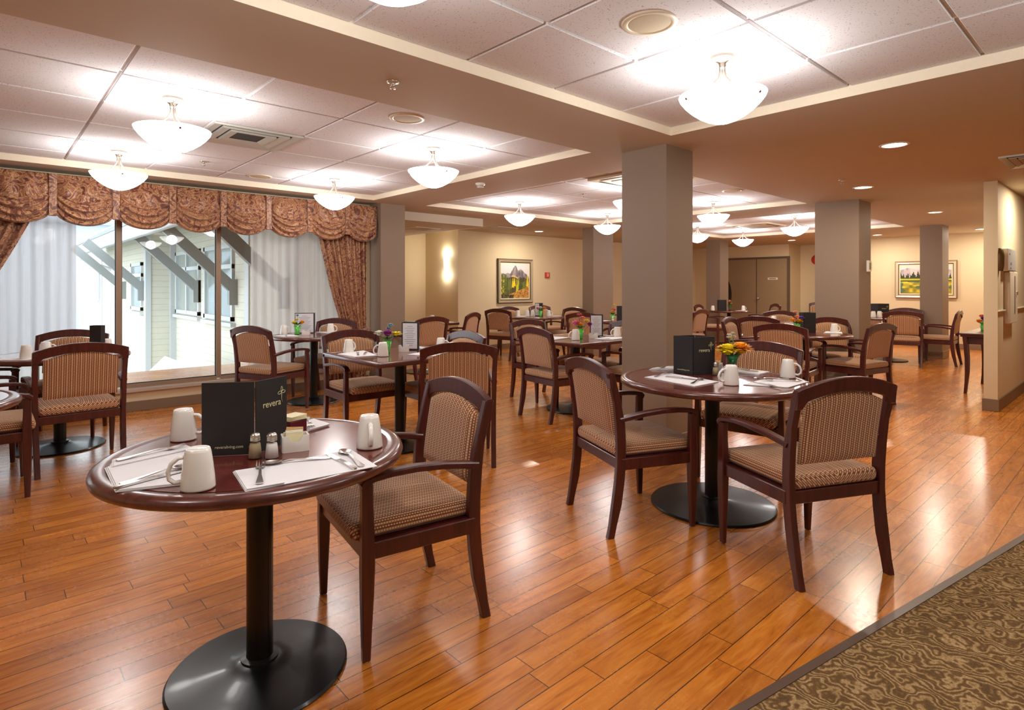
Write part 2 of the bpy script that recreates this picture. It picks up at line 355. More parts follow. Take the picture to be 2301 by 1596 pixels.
def coffer_tiles(c, xl, yl, grooves_y=()):
    x0, x1, y0, y1 = c
    xa = [x0] + [x for x in xl if x0 + 0.03 < x < x1 - 0.03] + [x1]; ya = [y0] + [y for y in yl if y0 + 0.03 < y < y1 - 0.03] + [y1]
    g = 0.0085
    bm = B()
    for i in range(len(xa) - 1):
        for j in range(len(ya) - 1):
            l = xa[i] + (g if i else 0.001); r = xa[i + 1] - (g if i < len(xa) - 2 else 0.001); b = ya[j] + (g if j else 0.001); t = ya[j + 1] - (g if j < len(ya) - 2 else 0.001)
            box(bm, l, r, b, t, HT - 0.009, HT + 0.012, 0.003, 1)
    struct('ceiling_tiles', bm, TILE, ceil)
    bm = B()
    for x in xa[1:-1]: box(bm, x - 0.012, x + 0.012, y0, y1, HT + 0.0055, HT + 0.02)
    for y in ya[1:-1]: box(bm, x0, x1, y - 0.012, y + 0.012, HT + 0.0053, HT + 0.0198)
    struct('ceiling_grid', bm, TBAR, ceil)
coffer_tiles(COFF[0], [-2.52 + 0.61 * k for k in range(11)], [3.59 + 0.606 * k for k in range(5)])
coffer_tiles(COFF[1], [-2.52 + 0.61 * k for k in range(11)], sorted(1.71 - 0.577 * k for k in range(6)))
coffer_tiles(COFF[2], [4.26 + 0.31 + 0.61 * k for k in range(6)], [3.59 + 0.606 * k for k in range(5)])
coffer_tiles(COFF[3], [8.66 + 0.31 + 0.61 * k for k in range(6)], [3.59 + 0.606 * k for k in range(5)])
bm = B(); box(bm, 3.95, 5.76, 7.02, 9.7, 2.16, 2.29); struct('trim_2', bm, SOFF)

def wallbox(name, x0, x1, y0, y1, z0=0.0, z1=2.5, m=WALL): bm = B(); box(bm, x0, x1, y0, y1, z0, z1); return struct(name, bm, m)
def base(parent, name, x0, x1, y0, y1, h=0.10):
    bm = B(); box(bm, x0, x1, y0, y1, 0, h, 0.003, 1); return struct(name, bm, BASEB, parent)
WY = 6.80; WX0, WX1, WZ0 = -1.6, 3.66, 0.245
ww = struct('wall_window', (lambda b: (box(b, XMIN, WX0, WY, WY + 0.2, 0, 2.5), box(b, WX0, WX1, WY, WY + 0.2, 0, WZ0 - 0.05), box(b, WX0, WX1, WY, WY + 0.2, 2.16, 2.5), box(b, WX1, 3.90, WY, WY + 0.2, 0, 2.5), b)[-1])(B()), WALL)
base(None, 'baseboard_window', XMIN, 3.68, WY - 0.012, WY, 0.10)
w = wallbox('wall_alcove_side', 3.75, 3.95, 7.0, YMAX)
w = wallbox('wall_alcove_back', 3.75, 6.55, 9.75, 9.95); base(w, 'baseboard_alcove', 3.95, 6.53, 9.738, 9.75)
w = wallbox('wall_sconce', 6.53, 6.73, 8.88, 9.75); base(w, 'baseboard_sconce', 6.518, 6.53, 8.88, 9.738)
w = wallbox('wall_painting', 6.53, 15.0, 8.68, 8.88); base(w, 'baseboard_painting', 6.518, 14.8, 8.668, 8.68)
w = wallbox('wall_door', 14.8, 15.0, 6.12, 8.88); base(w, 'baseboard_door', 14.788, 14.8, 6.12, 6.30)
w = wallbox('wall_jog', 15.0, 15.7, 6.12, 6.3)
w = wallbox('wall_far_corner', 15.5, 15.7, 4.6, 6.2)
w = wallbox('wall_meadow', 14.3, 14.5, YMIN, 4.7); base(w, 'baseboard_meadow', 14.288, 14.3, 1.17, 4.6)
w = wallbox('wall_meadow_return', 14.3, 15.7, 4.5, 4.6 + 0.1)
w = wallbox('wall_back', XMIN - 0.2, XMIN, YMIN, 7.0)
w = wallbox('wall_front', XMIN, 14.5, YMIN - 0.2, YMIN)
part = wallbox('wall_partition', 7.42, 14.3, 1.055, 1.165)
base(part, 'baseboard_partition', 7.408, 14.3, 1.043, 1.177, 0.12)
bm = B(); box(bm, 7.42, 14.3, 1.035, 1.055, 0.985, 1.0, 0.004, 2); struct('trim_3', bm, CREAM)
def column(x0, x1, y0, y1):
    bm = B(); box(bm, x0, x1, y0, y1, 0, 2.5); c = struct('column', bm, COLP)
    base(c, 'column_baseboard', x0 - 0.008, x1 + 0.008, y0 - 0.008, y1 + 0.008, 0.13)
for c in ((3.71, 4.07, 2.41, 2.81), (3.70, 4.05, 6.52, 6.93), (7.79, 8.22, 2.40, 2.90), (12.04, 12.48, 2.44, 2.76), (8.02, 8.58, 6.70, 6.95), (12.30, 12.68, 6.60, 6.94)): column(*c)
# window frame, panes
wn = 1
bm = B()
box(bm, WX0, WX1, WY - 0.035, WY + 0.10, WZ0 - 0.055, WZ0 - 0.015, 0.006, 2); struct('window_sill', bm, mat('sill_laminate', srgb(184, 170, 156), 0.3), ww)
mull = [-0.82, 0.03, 1.0, 1.907, 2.81]
edges = [WX0] + mull + [WX1]
for i in range(len(edges) - 1):
    x0, x1 = edges[i], edges[i + 1]
    bm = B()
    l = x0 - (0.0 if i == 0 else 0.022); box(bm, x0, x0 + 0.022, WY + 0.03, WY + 0.10, WZ0, 2.16); box(bm, x1 - 0.022, x1, WY + 0.03, WY + 0.10, WZ0, 2.16)
    box(bm, x0 + 0.022, x1 - 0.022, WY + 0.03, WY + 0.10, WZ0 - 0.015, WZ0 + 0.022); box(bm, x0 + 0.022, x1 - 0.022, WY + 0.03, WY + 0.10, 2.13, 2.16)
    wd = struct('window_%d' % wn, bm, MULL)
    bm = B(); box(bm, x0 + 0.022, x0 + 0.030, WY + 0.055, WY + 0.075, WZ0 + 0.02, 2.13); box(bm, x1 - 0.030, x1 - 0.022, WY + 0.055, WY + 0.075, WZ0 + 0.02, 2.13); box(bm, x0 + 0.03, x1 - 0.03, WY + 0.055, WY + 0.075, WZ0 + 0.022, WZ0 + 0.03)
    struct('window_gasket', bm, mat('dark_gasket', srgb(60, 62, 60), 0.5), wd)
    bm = B(); quad(bm, [(x0 + 0.022, WY + 0.065, WZ0 + 0.02), (x1 - 0.022, WY + 0.065, WZ0 + 0.02), (x1 - 0.022, WY + 0.065, 2.13), (x0 + 0.022, WY + 0.065, 2.13)])
    struct('window_pane', bm, GLASS, wd); wn += 1
# double doors
DX = 14.8
for k, (ya, yb, tz) in enumerate(((6.10 + 0.05, 6.92, 1.93), (6.93, 7.75, 1.93))):
    bm = B(); box(bm, DX - 0.03, DX - 0.002, ya + 0.004, yb - 0.004, 0.01, tz, 0.003, 1); d = struct('door_%d' % (k + 1), bm, DOORP)
    if k == 0:
        bm = B(); lathe(bm, [(0.0, 0.0), (0.028, 0.005), (0.03, 0.02), (0.012, 0.03), (0.012, 0.05), (0.028, 0.06), (0.032, 0.075), (0.02, 0.09), (0, 0.092)], 16)
        kn = struct('door_knob', bm, NICKEL, d); kn.rotation_euler = (0, -PI / 2, 0); kn.location = (DX - 0.03, 6.86, 0.93)
        bm = B(); box(bm, DX - 0.036, DX - 0.031, 6.24, 6.27, 1.70, 1.82); struct('door_closer_plate', bm, STEEL, d)
        bm = B(); box(bm, DX - 0.038, DX - 0.031, 6.38, 6.63, 1.395, 1.455, 0.002, 1); sg = struct('door_sign', bm, mat('ivory_sign_plate', srgb(226, 216, 190), 0.5), d)
        bm = B(); box(bm, DX - 0.0392, DX - 0.0379, 6.42, 6.59, 1.415, 1.437); struct('sign_print', bm, INK, sg)
bm = B(); box(bm, DX - 0.04, DX - 0.001, 7.75, 7.80, 0, 1.98); box(bm, DX - 0.04, DX - 0.001, 6.09, 6.15, 0, 1.98); box(bm, DX - 0.04, DX - 0.001, 6.15, 7.75, 1.93, 1.98)
box(bm, DX - 0.034, DX - 0.001, 6.921, 6.929, 0.01, 1.93)
struct('door_frame', bm, mat('dark_taupe_frame', srgb(96, 78, 60), 0.5))

# ================================================================ ceiling fittings
def circ_speaker(x, y, label, grp='round ceiling speakers'):
    t = thing('ceiling_speaker', label, 'speaker', (x, y, HT - 0.009), 0, grp)
    bm = B(); lathe(bm, [(0.115, 0.0), (0.113, -0.006), (0.096, -0.008), (0.088, -0.004), (0.088, 0.0)], 40); link('speaker_rim', bm, CREAM, t)
    bm = B(); lathe(bm, [(0.088, -0.004), (0.05, -0.007), (0, -0.008)], 40); link('speaker_grille', bm, mat('speaker_grille_cloth', srgb(198, 184, 156), 0.8, bump=0.5, nscale=400), t)
circ_speaker(2.06, 1.42, 'large cream round speaker in the nearest ceiling panel field')
circ_speaker(2.06, 3.29, 'round ceiling speaker just past the soffit beside the sprinkler head')
circ_speaker(2.06, 6.02, 'faint round ceiling speaker near the curtain valance')
circ_speaker(6.38, 3.27, 'round ceiling speaker seen right of the big pillar')
def sprinkler(x, y, z, label):
    t = thing('sprinkler_head', label, 'sprinkler', (x, y, z), 0, 'fire sprinkler heads')
    bm = B(); lathe(bm, [(0.0, 0.0), (0.032, 0.0), (0.030, -0.006), (0.014, -0.009), (0, -0.009)], 20); link('escutcheon', bm, NICKEL, t)
    bm = B(); lathe(bm, [(0.0, -0.006), (0.010, -0.006), (0.009, -0.018), (0, -0.018)], 12)
    for s in (-1, 1): sweep(bm, [(s * 0.008, 0, -0.016), (s * 0.012, 0, -0.026), (s * 0.003, 0, -0.036)], 0.0018, 6)
    link('sprinkler_body', bm, STEEL, t)
    bm = B(); lathe(bm, [(0.0, -0.035), (0.014, -0.036), (0.014, -0.038), (0, -0.038)], 12); link('deflector', bm, STEEL, t)
sprinkler(1.55, 2.61, H, 'sprinkler head on the wide beige soffit nearest the camera')
sprinkler(1.45, 5.63, HT - 0.009, 'sprinkler head in the tile ceiling near the window')
sprinkler(5.31, 4.58, HT - 0.009, 'small sprinkler head in the tile ceiling left of the big pillar')
sprinkler(6.24, 2.07, H, 'sprinkler head on the soffit beside the downlights')
t = thing('smoke_detector', 'white round smoke detector on the soffit between two tile ceiling fields', 'smoke detector', (3.74, 4.6, H))
bm = B(); lathe(bm, [(0.0, 0), (0.05, 0.0), (0.05, -0.012), (0.042, -0.02), (0.036, -0.022), (0.034, -0.04), (0.02, -0.046), (0, -0.046)], 28); link('detector_body', bm, CHINA, t)
bm = B()
for k in range(12):
    a = k * PI / 6; box(bm, -0.004, 0.004, 0.0345, 0.037, -0.036, -0.026, M=Matrix.Rotation(a, 4, 'Z'))
link('detector_slots', bm, INK, t)
def diffuser(x0, x1, y0, y1, z, label, nested=3, grp='ceiling air diffusers'):
    t = thing('air_diffuser', label, 'vent', ((x0 + x1) / 2, (y0 + y1) / 2, z), 0, grp); hx, hy = (x1 - x0) / 2, (y1 - y0) / 2
    for k in range(nested):
        s = 1 - k * 0.24; bm = B()
        for s2, zz in ((s, 0.0), ):
            o = [(-hx * s, -hy * s), (hx * s, -hy * s), (hx * s, hy * s), (-hx * s, hy * s)]; q = s - 0.19; inn = [(-hx * q, -hy * q), (hx * q, -hy * q), (hx * q, hy * q), (-hx * q, hy * q)]
            for i in range(4):
                j = (i + 1) % 4
                quad(bm, [(*o[i], -0.014), (*inn[i], -0.004), (*inn[j], -0.004), (*o[j], -0.014)]); quad(bm, [(*o[i], -0.014), (*o[j], -0.014), (*o[j], 0.0), (*o[i], 0.0)])
        link('louver', bm, mat('grey_white_metal', srgb(200, 198, 190), 0.35, metal=0.3), t)
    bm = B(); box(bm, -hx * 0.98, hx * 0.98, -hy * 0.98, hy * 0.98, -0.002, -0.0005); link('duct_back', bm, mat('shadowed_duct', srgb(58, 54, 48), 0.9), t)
diffuser(1.15, 1.75, 4.20, 4.79, HT - 0.009, 'square four way air diffuser between the window side ceiling lamps')
diffuser(6.06, 6.70, 0.42, 0.86, H, 'ceiling air vent at the right edge above the corridor')
def darkvent(x0, x1, y0, y1, z, label):
    t = thing('return_grille', label, 'vent', ((x0 + x1) / 2, (y0 + y1) / 2, z), 0, 'dark return air grilles'); hx, hy = (x1 - x0) / 2, (y1 - y0) / 2
    bm = B(); box(bm, -hx, hx, -hy, hy, -0.004, -0.001); link('grille_mesh', bm, mat('dark_grille', srgb(96, 80, 60), 0.7), t)
    bm = B()
    for a in ((-hx - .02, hx + .02, -hy - .02, -hy), (-hx - .02, hx + .02, hy, hy + .02), (-hx - .02, -hx, -hy, hy), (hx, hx + .02, -hy, hy)): box(bm, *a, -0.008, 0.0)
    for k in range(8): y = -hy + (k + 1) * 2 * hy / 9; box(bm, -hx, hx, y - 0.006, y + 0.006, -0.007, -0.0035)
    link('grille_frame', bm, CREAM, t)
darkvent(5.0, 5.42, 7.72, 8.14, 2.16, 'dark square return grille on the lowered ceiling beside the curtain pillar')
darkvent(6.68, 7.12, 7.72, 8.14, H, 'dark square return grille in front of the mountain painting')
def cassette(x0, x1, y0, y1, label):
    t = thing('air_cassette', label, 'vent', ((x0 + x1) / 2, (y0 + y1) / 2, HT - 0.009), 0, 'four slot air conditioning cassettes'); hx, hy = (x1 - x0) / 2, (y1 - y0) / 2
    bm = B(); box(bm, -hx, hx, -hy, hy, -0.028, 0.0, 0.008, 2); link('cassette_panel', bm, CREAM, t)
    bm = B()
    for a in ((-hx + .12, hx - .12, -hy + .05, -hy + .085), (-hx + .12, hx - .12, hy - .085, hy - .05), (-hx + .05, -hx + .085, -hy + .12, hy - .12), (hx - .085, hx - .05, -hy + .12, hy - .12)): box(bm, *a, -0.03, -0.026)
    link('air_slot', bm, mat('black_slot', srgb(20, 16, 12), 0.9), t)
    bm = B(); box(bm, -hx + .17, hx - .17, -hy + .17, hy - .17, -0.034, -0.026, 0.004, 1); link('intake_grille', bm, SOFF, t)
cassette(4.57, 5.32, 3.02, 3.90, 'air cassette in the ceiling directly behind the big pillar')
cassette(9.9, 10.65, 4.45, 5.2, 'farther air cassette among the lit ceiling lamps by the doors')

def make_lamp():
    t = thing('ceiling_lamp', '', 'ceiling lamp')
    bm = B(); lathe(bm, [(0, 0), (0.060, 0), (0.058, -0.012), (0.042, -0.022), (0.016, -0.028), (0.012, -0.05), (0, -0.05)], 28); link('canopy', bm, LAMPMET, t, auto=40)
    for k in range(3):
        a = 2 * PI * k / 3 + 0.5; ca, sa = math.cos(a), math.sin(a); bm = B()
        pr = [(0.040, -0.012), (0.018, -0.035), (0.012, -0.065), (0.020, -0.10), (0.055, -0.14), (0.110, -0.172), (0.165, -0.185)]
        sweep(bm, [(r * ca, r * sa, z) for r, z in pr], 0.0055, 8)
        link('support_arm', bm, LAMPMET, t, smooth=True)
        bm = B(); bmesh.ops.create_uvsphere(bm, u_segments=10, v_segments=6, radius=0.008, matrix=Matrix.Translation((0.184 * ca, 0.184 * sa, -0.208))); link('finial_screw', bm, mat('bronze_screw', srgb(120, 70, 50), 0.4, metal=0.5), t, smooth=True)
    bm = B()
    lathe(bm, [(0.201, -0.184), (0.194, -0.200), (0.174, -0.226), (0.145, -0.254), (0.110, -0.280), (0.074, -0.300), (0.038, -0.313), (0.0, -0.318)], 48)
    link('glass_bowl', bm, BOWL, t, smooth=True)
    L = bpy.data.lights.new('bowl_light', 'POINT'); L.energy = LAMP_W; L.color = LAMP_COL; L.shadow_soft_size = 0.09
    lo = bpy.data.objects.new('bowl_light', L); COL.objects.link(lo); lo.parent = t; lo.location = (0, 0, -0.235); lo['kind'] = 'helper'
    return t
lamp0 = make_lamp()
LAMPS = [(0.83, 3.86, 'frosted bowl ceiling lamp left of the square air diffuser'), (0.83, 5.67, 'frosted bowl ceiling lamp hanging before the valance at left'),
 (2.68, 5.66, 'frosted bowl ceiling lamp hanging before the curtain beside the pillar'), (2.66, 3.86, 'frosted bowl ceiling lamp above the square table with purple bouquet'),
 (2.63, 1.40, 'biggest frosted bowl lamp, beside the large round speaker'), (0.83, 1.40, 'frosted bowl lamp cut off by the top of the picture'),
 (5.19, 5.57, 'bowl lamp above the table by the mountain painting'), (7.03, 5.60, 'bowl lamp in front of the slim pillar beside the mountain painting'),
 (7.02, 3.86, 'nearest bowl lamp seen between the two large pillars'), (5.19, 3.80, 'bowl lamp hidden behind the large pillar'),
 (9.57, 5.57, 'bowl lamp whose rim touches the large pillar edge, toward the doors'), (9.43, 3.81, 'bowl lamp just left of the second pillar'),
 (-1.0, 1.40, 'added fill bowl lamp out of view to the left of the foreground table'), (0.83, -0.42, 'added fill bowl lamp out of view behind the camera above the floorboards'), (2.63, -0.42, 'added fill bowl lamp out of view above the carpet edge'),  # unseen lamps added to brighten the space around the camera
 (11.15, 5.50, 'farthest bowl lamp, over the double doors'), (11.3, 3.81, 'bowl lamp hidden behind the second pillar')]
for i, (x, y, lb) in enumerate(LAMPS):
    o = lamp0 if i == 0 else dup(lamp0)
    o.location = (x, y, HT - 0.009); o['label'] = lb; o['group'] = 'frosted glass bowl ceiling lamps'
def make_spot():
    t = thing('recessed_downlight', '', 'downlight')
    bm = B(); lathe(bm, [(0.098, 0.0), (0.096, -0.004), (0.082, -0.006), (0.078, -0.002)], 36); link('trim_ring', bm, TBAR, t)
    bm = B(); lathe(bm, [(0.078, -0.002), (0.04, -0.003), (0, -0.003)], 36)
    link('lens', bm, mat('lit_downlight_lens', (1, 0.95, 0.85, 1), 0.5, emis=(1.0, 0.92, 0.78, 1), estr=6.0), t)
    L = bpy.data.lights.new('downlight_beam', 'AREA'); L.shape = 'DISK'; L.size = 0.14; L.energy = SPOT_W; L.color = (1.0, 0.88, 0.72)
    lo = bpy.data.objects.new('downlight_beam', L); COL.objects.link(lo); lo.parent = t; lo.location = (0, 0, -0.012); lo['kind'] = 'helper'
    return t
spot0 = make_spot()
SPOTS = [(4.98, 1.30, 'largest recessed downlight on the soffit right of the big pillar'), (6.88, 2.08, 'recessed downlight above the second pillar'), (9.95, 2.10, 'recessed downlight in front of the meadow side pillar'),
 (13.52, 2.16, 'recessed downlight beside the partition wall end'), (13.49, 3.82, 'recessed downlight just right of the second pillar'), (13.62, 5.57, 'recessed downlight near the double doors'), (7.85, 7.89, 'recessed downlight right of the mountain painting'),
 (8.1, 0.62, 'recessed downlight washing the partition wall with light')]
for i, (x, y, lb) in enumerate(SPOTS):
    o = spot0 if i == 0 else dup(spot0)
    o.location = (x, y, H); o['label'] = lb; o['group'] = 'recessed downlights'
# wall sconces
def sconce(x, y, z, rz, label):
    t = thing('wall_sconce', label, 'wall lamp', (x, y, z), rz, 'lit wall sconces')   # local -y looks into the room
    bm = B()
    prof = [(0.065 * math.cos(a), -0.075 * math.sin(a)) for a in [PI * i / 12 for i in range(13)]]
    lo = [bm.verts.new((px * 0.8, py * 0.8, -0.17)) for px, py in prof]; hi = [bm.verts.new((px, py, 0.17)) for px, py in prof]
    for i in range(12): bm.faces.new((lo[i], lo[i + 1], hi[i + 1], hi[i])).smooth = True
    link('sconce_shade', bm, mat('glowing_sconce_glass', (1, 0.97, 0.9, 1), 0.5, emis=(1, 0.93, 0.80, 1), estr=4.5), t)
    bm = B(); box(bm, -0.03, 0.03, -0.012, 0, -0.1, 0.1, 0.002, 1); link('back_plate', bm, NICKEL, t)
    for zz, rx in ((0.19, 0), (-0.19, PI)):
        L = bpy.data.lights.new('sconce_glow', 'POINT'); L.energy = 3.2; L.color = (1, 0.90, 0.74); L.shadow_soft_size = 0.04
        o = bpy.data.objects.new('sconce_glow', L); COL.objects.link(o); o.parent = t; o.location = (0, -0.05, zz); o['kind'] = 'helper'
sconce(6.53, 9.02, 1.65, -PI / 2, 'glowing half cylinder wall sconce left of the mountain painting')
sconce(14.3, 1.75, 1.65, -PI / 2, 'wall sconce hidden behind the partition end, beside the meadow painting')

# ================================================================ curtains
val = thing('window_valance', 'rust and gold damask swag valance across the top of the window', 'valance', (0, 0, 0))
VX = [-1.41, -0.94, -0.47, 0.0, 0.47, 0.94, 1.41, 1.88, 2.345, 2.81, 3.28, 3.70]
VF = 6.60
def swag(x0, x1):
    bm = B(); NU, NV = 36, 96; zt = 2.235; rows = []
    for j in range(NV + 1):
        v = j / NV; row = []
        for i in range(NU + 1):
            u = i / NU; c = 1 - (2 * u - 1) ** 2; cc = c ** 0.75
            zb = 1.872 - 0.085 * cc
            z = zt + (zb - zt) * v
            puff = 0.055 * (c ** 0.5) * math.sin(PI * min(1, v * 1.05)) + 0.012
            s = v - 0.16 * cc     # folds hang lower mid-swag
            amp = max(0.0, min(1.0, (v - 0.34 - 0.13 * cc) * 5.0))
            tt = ((s + 0.02) * 6.6) % 1.0; fold = 0.060 * amp * ((tt ** 0.8) if tt < 0.8 else ((1 - tt) / 0.2 * 0.8 ** 0.8)) * (0.35 + 0.65 * min(1, 6 * u, 6 * (1 - u)))
            ver = 0.012 * math.sin(u * 19 + 2.2 * math.sin(v * 5 + x0 * 7)) * (1 - amp) * min(1, v * 4)
            y = VF - puff - fold - ver
            if v > 0.97: y = VF - 0.012 - (1 - v) * 1.2
            row.append(bm.verts.new((x0 + (x1 - x0) * u, y, z)))
        rows.append(row)
    for a, b in zip(rows, rows[1:]):
        for i in range(NU): bm.faces.new((a[i], b[i], b[i + 1], a[i + 1])).smooth = True
    link('swag', bm, DAMASK, val)
for a, b in zip(VX, VX[1:]):
    swag(a + 0.028, b - 0.026)
for x in VX[1:]:
    if x > 3.6: continue
    bm = B(); box(bm, x - 0.030, x + 0.030, VF - 0.045, VF - 0.005, 1.862, 2.235, 0.006, 2); box(bm, x - 0.031, x + 0.031, VF - 0.047, VF - 0.004, 2.06, 2.066, 0.002, 1)
    link('pleat_band', bm, DAMASK, val)
bm = B(); box(bm, -1.5, 3.69, VF, VF + 0.02, 2.0, 2.24); box(bm, -1.5, 3.69, VF, 6.80, 2.22, 2.24); link('valance_board', bm, DAMASK, val)
def drape(name, label, out, inn, ztie, x_tie0, x_tie1, yb, nf, floor_l, floor_r):
    """gathered drape: out = x of the straight side at top, inn = x of the sweeping side at top"""
    t = thing(name, label, 'curtain', (0, 0, 0), 0, 'tied back damask drapes'); bm = B(); NU, NV = 120, 60; rows = []
    zt, zf = 2.15, 0.03
    for j in range(NV + 1):
        z = zt + (zf - zt) * j / NV
        if z > ztie:
            k = (z - ztie) / (zt - ztie); e = k ** 0.72 if True else k
            a = x_tie0 + (out - x_tie0) * k; b = x_tie1 + (inn - x_tie1) * e; amp = 0.014 + 0.020 * k
        else:
            k = (ztie - z) / (ztie - zf); k2 = min(1, k * 1.6); a = x_tie0 + (floor_l - x_tie0) * k2; b = x_tie1 + (floor_r - x_tie1) * k2; amp = 0.014 + 0.02 * k2
        row = []
        for i in range(NU + 1):
            u = i / NU; y = yb + amp * math.sin(u * nf * 2 * PI + 0.7 * math.sin(u * 9)) + 0.3 * amp * math.sin(u * nf * 5.1 * PI + z * 2)
            row.append(bm.verts.new((a + (b - a) * u, y, z)))
        rows.append(row)
    for p, q in zip(rows, rows[1:]):
        for i in range(NU): bm.faces.new((p[i], p[i + 1], q[i + 1], q[i])).smooth = True
    link('drape_cloth', bm, DAMASK, t)
    bm = B(); xa, xb = min(x_tie0, x_tie1) - 0.01, max(x_tie0, x_tie1) + 0.01
    sweep(bm, [(xa, yb + 0.04, ztie + 0.02), (xa, yb - 0.045, ztie + 0.01), ((xa + xb) / 2, yb - 0.055, ztie - 0.012), (xb, yb - 0.045, ztie + 0.01), (xb, yb + 0.04, ztie + 0.02)], 0.034, 8, flat=0.35); link('tie_back', bm, DAMASK, t)
drape('damask_drape', 'damask drape tied back beside the taupe pillar at the window', 3.585, 2.90, 0.70, 3.585, 3.30, 6.672, 9, 3.58, 3.18)
drape('damask_drape', 'damask drape sweeping down at the left end of the window', -0.62, 0.46, 0.70, -0.62, -0.34, 6.672, 11, -0.62, -0.22)
def sheer(x0, x1, label, nf):
    bm = B(); NU = 260; top = []; bot = []
    for i in range(NU + 1):
        u = i / NU; x = x0 + (x1 - x0) * u; y = 6.755 + 0.012 * math.sin(u * nf * 2 * PI) + 0.008 * math.sin(u * nf * 4.7 + 1.3)
        top.append(bm.verts.new((x, y, 2.14))); bot.append(bm.verts.new((x, y + 0.003, 0.245)))
    for i in range(NU): bm.faces.new((bot[i], bot[i + 1], top[i + 1], top[i])).smooth = True
    tag(link('sheer_curtain', bm, SHEER), label, 'curtain', 'white sheer window curtains')
sheer(-1.45, 0.655, 'white sheer curtain hanging at the left end of the window', 24)
sheer(2.22, 3.60, 'white sheer curtain hanging at the window beside the taupe pillar', 15)

# ================================================================ outside
def mb(name, m, fn, parent=None): bm = B(); fn(bm); return link(name, bm, m, parent)
wing = thing('building_wing', 'cream sided building wing with braced eaves outside the window', 'building', (3.4, 11, -2.0))
def P0(o): o.parent = wing; o.location = (-3.4, -11, 2.0); return o
P0(mb('siding_wall', SIDING, lambda b: (box(b, 3.4, 3.7, 7.05, 15.6, -2.0, 3.0), box(b, 2.82, 3.7, 15.6, 22.4, -2.0, 3.0), box(b, 3.4, 3.7, 22.4, 34.0, -2.0, 3.0))))
P0(mb('corner_trim', WHITEP, lambda b: (box(b, 2.79, 2.90, 15.57, 15.75, -2, 2.7), box(b, 3.28, 3.40, 15.50, 15.6, -2, 2.7), box(b, 3.37, 3.44, 10.40, 10.62, -2, 2.9), box(b, 2.79, 2.9, 22.2, 22.43, -2, 2.7))))
def roof(b):
    y0, y1 = 7.0, 21.6
    v = [(2.16, 2.14), (2.10, 2.44), (3.4, 3.38), (3.7, 3.58), (3.7, 2.9), (3.4, 2.75)]
    a = [b.verts.new((x, y0, z)) for x, z in v]; c = [b.verts.new((x, y1, z)) for x, z in v]; n = len(v)
    b.faces.new(a); b.faces.new(c[::-1])
    for i in range(n): b.faces.new((a[i], c[i], c[(i + 1) % n], a[(i + 1) % n]))
    bmesh.ops.recalc_face_normals(b, faces=b.faces[:])
P0(mb('roof', ROOFM, roof))
P0(mb('gutter', WHITEP, lambda b: (box(b, 2.06, 2.17, 7.05, 21.62, 2.13, 2.40, 0.015, 1), sweep(b, [(2.12, 20.9, 2.13), (2.14, 20.9, 2.0), (3.0, 20.5, 1.65), (3.35, 20.5, 1.6), (3.35, 20.5, -2)], 0.05, 8))))
P0(mb('soffit_lining', mat('pale_soffit_lining', srgb(184, 182, 168), 0.8), lambda b: (quad(b, [(2.17, 7.0, 2.138), (2.17, 21.6, 2.138), (3.40, 21.6, 2.74), (3.40, 7.0, 2.74)]))))
for k in range(5):
    y = 8.74 + 2.37 * k
    if k == 4: y = 18.25
    def st(b, y=y, wx=3.4 if y < 15.7 and y != 18.25 else 2.82):
        box(b, wx - 0.14, wx, y - 0.06, y + 0.06, 0.90, 1.36)
        rect_sweep(b, [((wx - 0.06, y, 1.20), (0, 0.055, 0), (0.055, 0, 0.07)), ((wx - 1.12, y, 2.22), (0, 0.055, 0), (0.055, 0, 0.07))])
    P0(mb('eave_brace', GREYP, st))
def exwin(X, ya, yb, z0, z1, nsplit, transom=None):
    w = P0(mb('exterior_window', WHITEP, lambda b: [box(b, X - 0.05, X + 0.0, ya, ya + 0.09, z0, z1), box(b, X - 0.05, X, yb - 0.09, yb, z0, z1), box(b, X - 0.05, X, ya, yb, z0, z0 + 0.08), box(b, X - 0.05, X, ya, yb, z1 - 0.08, z1), box(b, X - 0.09, X, ya - 0.06, yb + 0.06, z0 - 0.10, z0 - 0.03)]
        + [box(b, X - 0.055, X, y - 0.035, y + 0.035, z0, z1) for y in [ya + (yb - ya) * (i + 1) / nsplit for i in range(nsplit - 1)]] + ([box(b, X - 0.055, X, ya, yb, transom - 0.04, transom + 0.04)] if transom else [])))
    bm = B(); quad(bm, [(X - 0.012, ya + 0.05, z0 + 0.05), (X - 0.012, yb - 0.05, z0 + 0.05), (X - 0.012, yb - 0.05, z1 - 0.05), (X - 0.012, ya + 0.05, z1 - 0.05)][::-1])
    link('exterior_pane', bm, DPANE, w)
exwin(3.4, 13.42, 15.4, 0.62, 2.02, 2, 1.62); exwin(3.4, 11.22, 13.05, 0.60, 2.02, 2, 1.60); exwin(2.82, 15.98, 17.3, 0.66, 1.80, 1, 1.5); exwin(3.4, 23.0, 27.5, 0.6, 1.8, 3)
mb2 = mb('courtyard_ground', mat('pale_concrete_paving', srgb(160, 162, 160), 0.9, noise=0.06), lambda b: box(b, -14, 5, 7.05, 44, -2.2, -2.0)); mb2['kind'] = 'structure'
o = mb('neighbour_roof', mat('pale_blue_roof', srgb(160, 168, 178), 0.8), lambda b: (box(b, -9, 8.2, 38, 44, -2.0, 4.5), box(b, -9.4, 8.4, 37.6, 44, 4.5, 4.8, 0.1, 1)))
tag(o, 'pale flat roofed building far behind the braced eaves', 'building')
o = mb('ramp_canopy', mat('white_ramp_panel', srgb(180, 184, 188), 0.7), lambda b: rect_sweep(b, [((1.7, 11.3, -0.95), (0.0, 1.2, 0.0), (0.0, 0, 0.03)), ((2.55, 11.3, -0.1), (0.0, 1.2, 0.0), (0, 0, 0.03))]))
